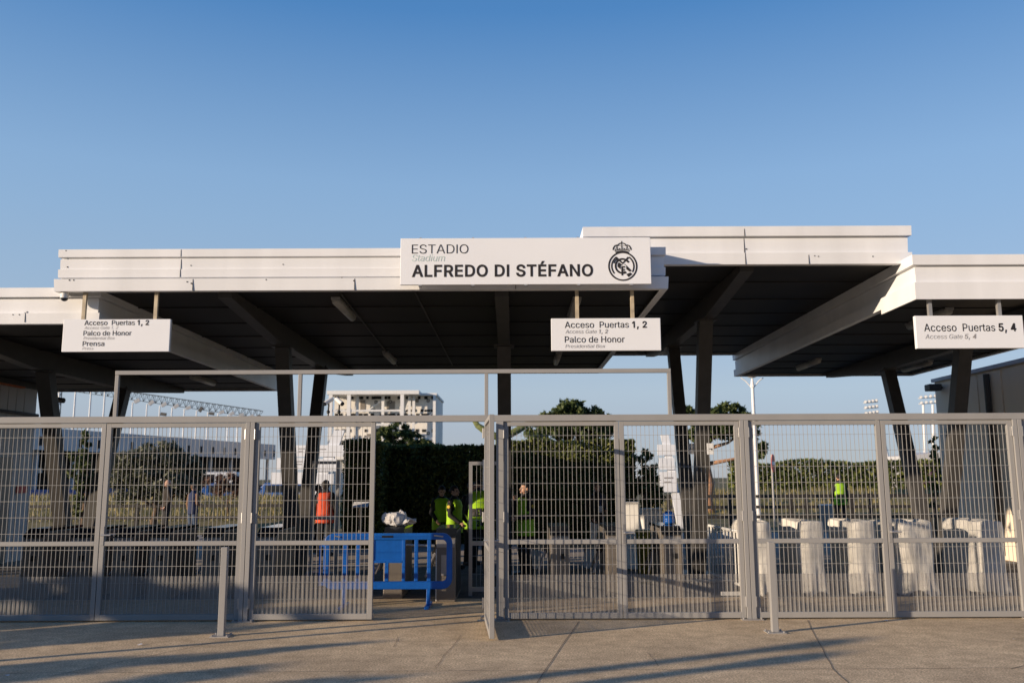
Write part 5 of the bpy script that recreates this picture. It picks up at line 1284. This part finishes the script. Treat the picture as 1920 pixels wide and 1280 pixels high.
light_tower('stadium floodlight tower on two slim legs beside the grey building', 1740, 748, 36, 2, 105, ((1731, 1735, 758, .13), (1749, 1751, 758, .13)))
y = 100.0; a, b = at(1716, 900, y), at(1775, 856, y)
t = thing('white_building', 'low white building with violet stripes far off on the right', 'building', ((a.x + b.x) / 2, y, 0))
o_ = t.location
mb = MB(); mb.prism([(a.x, 0), (b.x, 0), (b.x, at(1775, 845, y).z), (a.x, at(1716, 853, y).z)], y, y + 8); mb.build('wall', M['stand'], t, o_, fix=True)
for u in (1730, 1742, 1754): p = at(u, 876, y); MB().box(p.x - .35, p.x + .35, y - .05, y - .01, .5, p.z + .8).build('banner', mat('violet_banner', (.25, .08, .2), .6), t, o_)

# parked cars far left
def car(label, u, y, m_, rz, van=False):
    p = at(u, 900, y)
    t = thing('parked_car', label, 'car', (p.x, y, 0), rz, 'cars parked below the stand')
    h = 2.0 if van else 1.45
    prof = [(-2.1, .35), (-2.12, .75), (-1.5 if not van else -2.05, .95), (-1.0 if not van else -1.75, h), (.9 if not van else 2.0, h), (1.55 if not van else 2.1, .95), (2.1, .85), (2.15, .35)]
    mb = MB(); mb.prism(prof, -.85, .85); mb.build('body', m_, t, bevel=.06, fix=True)
    zz = h - .12; [MB().box(-.95, .85, min(ya, yb_), max(ya, yb_), 1.0, zz).build('window', M['glassblack'], t) for ya, yb_ in ((-.862, -.851), (.851, .862))]
    for sx in (-1.3, 1.3):
        for sy in (-.8, .8):
            mb = MB(); mb.tube([(sx, sy - .1, .32), (sx, sy + .1, .32)], .32, 16); w = mb.build('wheel', M['black'], t)
            mb = MB(); mb.tube([(sx, sy - .11, .32), (sx, sy + .11, .32)], .18, 12); mb.build('rim', M['galv'], w)
car('pale van parked between the olive tree and the bare bush', 376, 47, M['plastic'], R(8), True)
car('blue car parked right of the pale van, behind the bare bush', 436, 45, M['blue2'], R(4))
car('blue car parked below the direction sign boards', 545, 44, M['blue2'], R(-6))

# ================================================================== OUT OF FRAME: casters of the evening shadows on the concrete, plus added light blockers
def shade_tree(label, x, y, blobs, tr, seed, dens=40, size=.12):
    tree('street_tree', label, x, y, blobs, tr, 'olive', 'bark', size, dens, seed, group='street trees outside the photo', stretch=1.5)
for i, (yy, h, ry, rx, lab) in enumerate(((7.5, 2.05, .46, 1.0, 'nearest the fence'), (6.55, 2.4, .50, 1.1, 'second from the fence'), (5.55, 2.5, .46, 1.1, 'third from the fence'), (3.75, 2.45, .30, .9, 'fourth from the fence'), (2.5, 2.4, .24, .9, 'fifth from the fence'), (1.6, 2.2, .26, .8, 'farthest from the fence'))):
    bl_ = [(random.uniform(-.2, .2), random.uniform(-.1, .1), z, rx * q, ry * q, .45) for z, q in ((.55, 1), (1.1, 1), (h - .55, .95), (h - .32, .7))]
    tree('shade_shrub', 'unseen tall shrub on the left sized to cast shade bands, ' + lab, -13.0 + random.uniform(-.4, .4), yy, bl_, (h * .7, .05, .03), 'olive', 'bark', .10, 420, 60 + i, 'shrub', group='unseen shrubs sized for the shade bands', stretch=1.4)  # unseen shrubs placed and sized to cast the shade bands
shade_tree('street tree outside the photo on the left, farthest from the fence', -14.0, 1.2, [(0, 0, 2.7, 1.0, .5, .5), (.8, .4, 2.4, .6, .4, .4)], (2.4, .15, .08), 33, 70)
def post_out(label, x, y, h, r):
    t = thing('street_post', label, 'post', (x, y, 0), 0, 'street posts outside the photo')
    mb = MB(); mb.tube([(0,0,0),(0,0,h)], [r, r * .8], 12); mb.build('pole', M['galv'], t); MB().box(-r*1.6, r*1.6, -r*1.6, r*1.6, 0, .03).build('base_plate', M['galv'], t)
    mb = MB(); mb.ball((0, 0, h + r), r * 1.3); mb.build('finial', M['galv'], t)
post_out('thick street post outside the photo, second from the fence', -12.4, 1.55, 3.3, .12)
post_out('thick street post outside the photo, farthest from the fence', -10.2, 2.15, 2.7, .12)
post_out('slim street post outside the photo, nearest the fence', -8.0, 6.9, 2.2, .05)

t = thing('shade_fence', 'unseen sheet clad panels added left of the gate line to shade the turnstiles', 'fence', (-10.5, YF, 0))  # unseen panels added to keep sun off the left turnstiles and columns
MB().box(-4.0, 3.75, -.02, .02, .04, 3.3).build('panel', M['fence'], t)
for x in (-4.05, -1.4, 1.2, 3.8): MB().box(x - .045, x + .045, -.05, .05, 0, 3.4).build('post', M['fence'], t)
t = thing('sky_blocker', 'long brick block added unseen behind the viewer to cut sky light', 'building', (14, -30, 0))  # unseen block added to cut sky light from behind the camera
o_ = t.location
MB().box(-32, 64, -44, -30, 0, 15).build('wall', mat('brown_brick', (.26, .19, .14), .85, var=.2), t, o_)
MB().box(-32.4, 64.4, -44.4, -29.6, 15.001, 15.5).build('roof', M['darksteel'], t, o_)
for zf in (1.2, 4.6, 8.0, 11.4):
    for i in range(24): MB().box(-30 + i * 3.9, -28.2 + i * 3.9, -30.02, -29.985, zf, zf + 1.9).build('window', M['glassblack'], t, o_)

for u, v, lab in ((14, 1267, 'torn white paper scrap lying at the lower left of the concrete'), (1903, 1199, 'white paper scrap on the concrete near the right edge'), (1660, 1164, 'tiny white paper scrap at the foot of the leaf seam'), (262, 1209, 'small pale scrap on the concrete left of the left bollard')):
    p = G(u, v); mb = MB(); n = 7; rr = random.uniform(.025, .045)
    ring = [(rr * random.uniform(.5, 1.2) * math.cos(2*math.pi*i/n), rr * random.uniform(.5, 1.2) * math.sin(2*math.pi*i/n), random.uniform(.004, .016)) for i in range(n)]
    mb.add([(0, 0, .012)] + ring, [(0, 1 + i, 1 + (i+1) % n) for i in range(n)])
    o = mb.build('paper_scrap', M['plastic']); o.location = (p.x, p.y, 0); tag(o, lab, 'litter', 'paper scraps on the concrete')

# ================================================================== PEOPLE
def person(label, u, Y, head_v, rz, arms=('down', 'down'), top='jacket', legs='jacket', hair='hair', hair_style='short', vest=None, vest_text=None,
           lean=0.0, nod=0.0, turn=0.0, step=.0, group='people under the canopies', patch=False, lanyard=False, sleeves=None, cap=False):
    """front of the figure is -Y in its own space; every mesh is bent by the same pose"""
    p = at(u, head_v, Y); H = max(1.5, min(1.92, p.z)) if lean == 0 else 1.74
    k = H / 1.75
    t = thing('person', label, 'person', (p.x, Y, 0), rz, group)
    hip_z, sh_z, neck_z, head_z = .93, 1.43, 1.50, 1.63
    headR = Matrix.Rotation(turn, 3, 'Z') @ Matrix.Rotation(nod, 3, 'X')
    neck = Vector((0, .005, neck_z))
    def hd(q): return headR @ (Vector(q) - neck) + neck
    def pose(q):
        q = Vector(q)
        if lean and q.z > hip_z:
            w = min(1.0, (q.z - hip_z) / .25); R_ = Matrix.Rotation(lean * w, 3, 'X'); c = Vector((0, .02, hip_z)); q = R_ @ (q - c) + c
        return q * k
    def apply(me):
        for v in me.vertices: v.co = pose(v.co)
    # joints
    J = {}
    for s in (-1, 1):
        hipj = Vector((s * .095, .01, .92)); kn = Vector((s * .105, -.02 + s * step * .5, .50)); an = Vector((s * .11, .03 + s * step, .085)); toe = an + Vector((s * .03, -.17, -.05))
        shj = Vector((s * .175, .01, sh_z - .02))
        a = arms[0 if s < 0 else 1]
        el, wr = {'down': (Vector((s * .235, .03, 1.13)), Vector((s * .245, -.04, .87))),
                  'bent': (Vector((s * .235, .03, 1.13)), Vector((s * .10, -.23, 1.10))),
                  'low': (Vector((s * .23, -.02, 1.14)), Vector((s * .15, -.22, .98))),
                  'up': (Vector((s * .22, -.12, 1.17)), Vector((s * .06, -.20, 1.42))),
                  'pocket': (Vector((s * .265, .07, 1.14)), Vector((s * .175, -.07, .93))),
                  'reach': (Vector((s * .22, -.15, 1.20)), Vector((s * .14, -.42, 1.16)))}[a]
        J[s] = (hipj, kn, an, toe, shj, el, wr)
    def torso(mb, g, z0=.84, z1=1.47):
        rs = [(.80, .165, .115), (.90, .172, .122), (1.02, .155, .108), (1.14, .155, .108), (1.28, .178, .122), (1.38, .185, .115), (1.44, .150, .092), (1.48, .085, .072), (1.51, .058, .058)]
        rings = []
        for z, a, b in rs:
            if z < z0 - .06 or z > z1 + .06: continue
            rings.append([((a + g) * math.cos(x) , (b + g) * math.sin(x) + .01, z) for x in [2 * math.pi * i / 24 for i in range(24)]])
        mb.loft(rings)
    # ---- body, one continuous skin
    mb = MB(); torso(mb, -.012)
    mb.capsule((0, .012, 1.46), hd((0, 0, 1.56)), .056, .054)
    mb.ball(hd((0, .012, 1.655)), .074, .094, .098, rot=headR); mb.ball(hd((0, -.022, 1.595)), .056, .062, .062, rot=headR)
    mb.ball(hd((0, -.082, 1.565)), .026, .020, .022, rot=headR)
    mb.capsule(hd((0, -.082, 1.655)), hd((0, -.104, 1.615)), .011, .016, 8)
    for s in (-1, 1):
        mb.ball(hd((s * .074, .012, 1.63)), .014, .022, .034, 10, 7, headR)
        hipj, kn, an, toe, shj, el, wr = J[s]
        mb.capsule(hipj, kn, .082, .055); mb.capsule(kn, an, .054, .038); mb.capsule(an + Vector((0, .03, -.03)), toe, .042, .032)
        mb.capsule(shj, el, .050, .038); mb.capsule(el, wr, .038, .026)
        d = (wr - el).normalized(); side = d.cross(Vector((s, 0, 0))).normalized() if abs(d.x) < .8 else Vector((0, 0, 1)); up = d.cross(side).normalized()
        pc = wr + d * .05
        mb.capsule(wr, pc + d * .025, .024, .030, 10)
        for f, (o, ln) in enumerate(((-.030, .062), (-.010, .072), (.011, .068), (.030, .052))):
            b0 = pc + d * .035 + side * o; curl = up * (-s * .012)
            mb.capsule(b0, b0 + d * ln * .5 + curl, .0095, .009, 8); mb.capsule(b0 + d * ln * .5 + curl, b0 + d * ln * .85 + curl * 3, .009, .0075, 8)
        mb.capsule(pc - d * .01 + side * -.028, pc + d * .03 + side * -.062 + up * (-s * .012), .011, .0085, 8)
    me = remesh(mb, .0085, 2)
    me.materials.append(M['skin']); me.materials.append(M['lip']); me.materials.append(M['black'])
    inv = headR.transposed()
    for pg in me.polygons:
        c = inv @ (Vector(pg.center) - neck) + neck
        if c.z > 1.54 and c.y < -.05:
            if abs(c.z - 1.578) < .008 and abs(c.x) < .024: pg.material_index = 1
            elif abs(c.z - 1.652) < .009 and .018 < abs(c.x) < .044: pg.material_index = 2
    apply(me); o = bpy.data.objects.new('body', me); COL.objects.link(o); o.parent = t
    # ---- clothes
    def cloth(name, mb, m_, vx=.014, sm=3):
        me = remesh(mb, vx, sm); me.materials.append(M[m_]); apply(me)
        o = bpy.data.objects.new(name, me); COL.objects.link(o); o.parent = t; return o
    mb = MB(); torso(mb, .022)
    if sleeves is None or sleeves == top:
        for s in (-1, 1):
            _, _, _, _, shj, el, wr = J[s]; mb.capsule(shj + Vector((-s * .02, 0, 0)), el, .070, .056); mb.capsule(el, el.lerp(wr, .93), .056, .043)
    mb.capsule((0, .015, 1.47), (0, .01, 1.515), .072, .070)
    cloth('jacket', mb, top)
    if sleeves and sleeves != top:
        for s in (-1, 1):
            mb = MB(); _, _, _, _, shj, el, wr = J[s]; mb.capsule(shj, el, .066, .052); mb.capsule(el, el.lerp(wr, .93), .052, .040); cloth('sleeve', mb, sleeves)
    mb = MB(); mb.loft([[(a * math.cos(x), b * math.sin(x) + .01, z) for x in [2 * math.pi * i / 20 for i in range(20)]] for z, a, b in ((.80, .165, .125), (.90, .182, .134), (1.0, .168, .120))])
    for s in (-1, 1):
        hipj, kn, an, *_ = J[s]; mb.capsule(hipj, kn, .098, .072); mb.capsule(kn, an + Vector((0, 0, .0)), .072, .060)
    cloth('trousers', mb, legs)
    for s in (-1, 1):
        _, _, an, toe, *_ = J[s]; mb = MB(); mb.capsule(an + Vector((0, .035, -.035)), toe + Vector((0, 0, .004)), .050, .040); mb.box(an.x - .042, an.x + .042, toe.y - .02, an.y + .08, .004, .03); cloth('shoe', mb, 'shoe', .010)
    if hair_style != 'bald':
        mb = MB(); mb.ball(hd((0, .022, 1.672)), .083, .098, .094, 18, 12, headR)
        if hair_style == 'long': mb.ball(hd((0, .075, 1.60)), .075, .055, .12, 14, 9, headR); mb.ball(hd((0, .07, 1.50)), .065, .045, .10, 14, 9)
        if hair_style == 'bun': mb.ball(hd((0, .115, 1.64)), .040, .042, .040)
        if hair_style == 'wide': mb.ball(hd((0, .05, 1.64)), .105, .085, .105, 14, 9, headR)
        me = remesh(mb, .012, 1)
        bm = bmesh.new(); bm.from_mesh(me)
        kill = []
        for v in bm.verts:
            c = inv @ (v.co - neck) + neck
            if c.y < -.035 and c.z < 1.695: kill.append(v)
        bmesh.ops.delete(bm, geom=kill, context='VERTS'); bm.to_mesh(me); bm.free()
        me.materials.append(M[hair]); apply(me); o = bpy.data.objects.new('hair' if not cap else 'cap', me); COL.objects.link(o); o.parent = t
    if vest:
        z_lo = .76
        def vr(z):
            tb = [(.74, .215, .165), (.90, .215, .165), (1.05, .200, .150), (1.20, .205, .155), (1.32, .215, .160), (1.40, .205, .142), (1.45, .165, .115), (1.475, .115, .095)]
            for (za, a1, b1), (zb_, a2, b2) in zip(tb[:-1], tb[1:]):
                if za <= z <= zb_: f = (z - za) / (zb_ - za); return a1 + (a2 - a1) * f, b1 + (b2 - b1) * f
            return tb[-1][1:]
        rings = []; n = 44
        for z in [z_lo + (1.475 - z_lo) * i / 22 for i in range(23)]:
            a, b = vr(z); ring = []
            for i in range(n):
                x = 2 * math.pi * i / n; P = Vector((a * math.cos(x), b * math.sin(x) + .01, z))
                P += mnoise.noise_vector(P * 7 + Vector((u * .1, 0, 0))) * .008 + Vector((0, mnoise.noise(P * 14) * .005, 0))
                ring.append(P)
            rings.append(ring)
        mb = MB(); mb.loft(rings, closed=False)
        # armholes
        mb.f = [f for f in mb.f if not (abs(sum(mb.v[i][0] for i in f) / 4) > .165 and sum(mb.v[i][2] for i in f) / 4 > 1.20 and sum(mb.v[i][2] for i in f) / 4 < 1.42)]; mb.mi = [0] * len(mb.f)
        me = mb.mesh('vest', M[vest], smooth=True); apply(me); vo = bpy.data.objects.new('vest', me); COL.objects.link(vo); vo.parent = t
        sd = vo.modifiers.new('thickness', 'SOLIDIFY'); sd.thickness = .006
        for (txt, z, cap_, wid, back, bold) in (vest_text or []):
            vs, fs = text_mesh([(txt, bold, 0)], cap_, wid); out = []
            for q in vs:
                x, zz = q[0] - wid / 2, z + q[1]; a, b = vr(zz); yy = b * math.sqrt(max(.05, 1 - (x / a) ** 2)) + .014
                out.append((-x, .01 + yy, zz) if back else (x, .01 - yy, zz))
            mb = MB(); mb.add(out, fs); me = mb.mesh('lettering', M['ink']); apply(me); lo_ = bpy.data.objects.new('lettering', me); COL.objects.link(lo_); lo_.parent = vo
    if patch:
        for s in (-1, 1):
            shj, el = J[s][4], J[s][5]; c = shj.lerp(el, .35) + Vector((s * .062, 0, 0))
            mb = MB(); mb.ball(c, .010, .042, .036, 12, 7); me = mb.mesh('arm_patch', M['patch']); apply(me); o = bpy.data.objects.new('arm_patch', me); COL.objects.link(o); o.parent = t
    if lanyard:
        mb = MB(); mb.bar((-.05, -.115, 1.46), (0, -.150, 1.22), .016, .004); mb.bar((.05, -.115, 1.46), (0, -.150, 1.22), .016, .004); me = mb.mesh('lanyard', M['blue2']); apply(me); o = bpy.data.objects.new('lanyard', me); COL.objects.link(o); o.parent = t
        mb = MB(); mb.box(-.045, .045, -.162, -.156, 1.06, 1.21); me = mb.mesh('pass_card', M['signwhite']); apply(me); o = bpy.data.objects.new('pass_card', me); COL.objects.link(o); o.parent = t
    return t
FACE, BACK = 0.0, math.pi
person('bald man in a dark coat standing behind the turnstiles on the left', 315, 26.0, 899, R(-60), ('pocket', 'pocket'), 'coat', 'jacket', hair_style='bald')
person('person in a navy vest with tan sleeves and jeans behind the left bollard', 364, 25.0, 910, R(150), ('bent', 'down'), 'navy', 'jeans', 'brownhair', 'short', sleeves='tan')
person('person in a bright orange vest with wide dark hair, seen from behind', 612, 19.5, 900, R(172), ('down', 'down'), 'jacket', 'jacket', 'hair', 'wide', vest='hivis_orange')
person('person in a black jacket half hidden behind the one in the orange vest', 598, 20.4, 909, R(120), ('down', 'bent'), 'jacket', 'jacket', 'hair', 'short')
person('steward in a yellow vest and black beanie looking down, leftmost of the group', 828, 17.6, 918, R(14), ('low', 'low'), 'jacket', 'jacket', 'hair', 'short', vest='neon', vest_text=[('REW', .86, .075, .17, False, .05)], nod=R(24), patch=True, cap=True)
person('steward in a yellow vest with dark hair tied back, facing right', 853, 16.6, 911, R(62), ('low', 'low'), 'jacket', 'jacket', 'hair', 'bun', vest='neon', vest_text=[('REW', .86, .075, .17, False, .05)], patch=True)
person('steward in a yellow vest turned sideways behind the inner mesh gate', 884, 17.4, 904, R(35), ('bent', 'reach'), 'jacket', 'jacket', 'hair', 'short', vest='neon', patch=True)
person('steward bending forward with number 24 on the yellow vest back', 899, 16.0, 915, R(185), ('reach', 'reach'), 'jacket', 'jacket', 'hair', 'short', vest='neon', vest_text=[('REWE', .98, .095, .27, True, .06), ('24', .82, .095, .12, True, .04)], lean=R(32), nod=R(20))
person('steward in a yellow vest and black cap facing left, right of the open leaf', 984, 15.2, 904, R(-58), ('up', 'bent'), 'jacket', 'jacket', 'hair', 'short', vest='neon', patch=True, cap=True)
person('man in a dark jacket and pale jeans wearing a lanyard with a white pass', 1119, 18.6, 904, R(22), ('pocket', 'bent'), 'coat', 'greyjeans', 'hair', 'short', lanyard=True, nod=R(8))
person('far steward with 2401 on the yellow vest back beside the stone bin', 1572, 29.0, 889, R(180), ('down', 'down'), 'jacket', 'jacket', 'hair', 'short', vest='neon', vest_text=[('REWE', 1.0, .10, .30, True, .06), ('2401', .83, .10, .24, True, .04)])
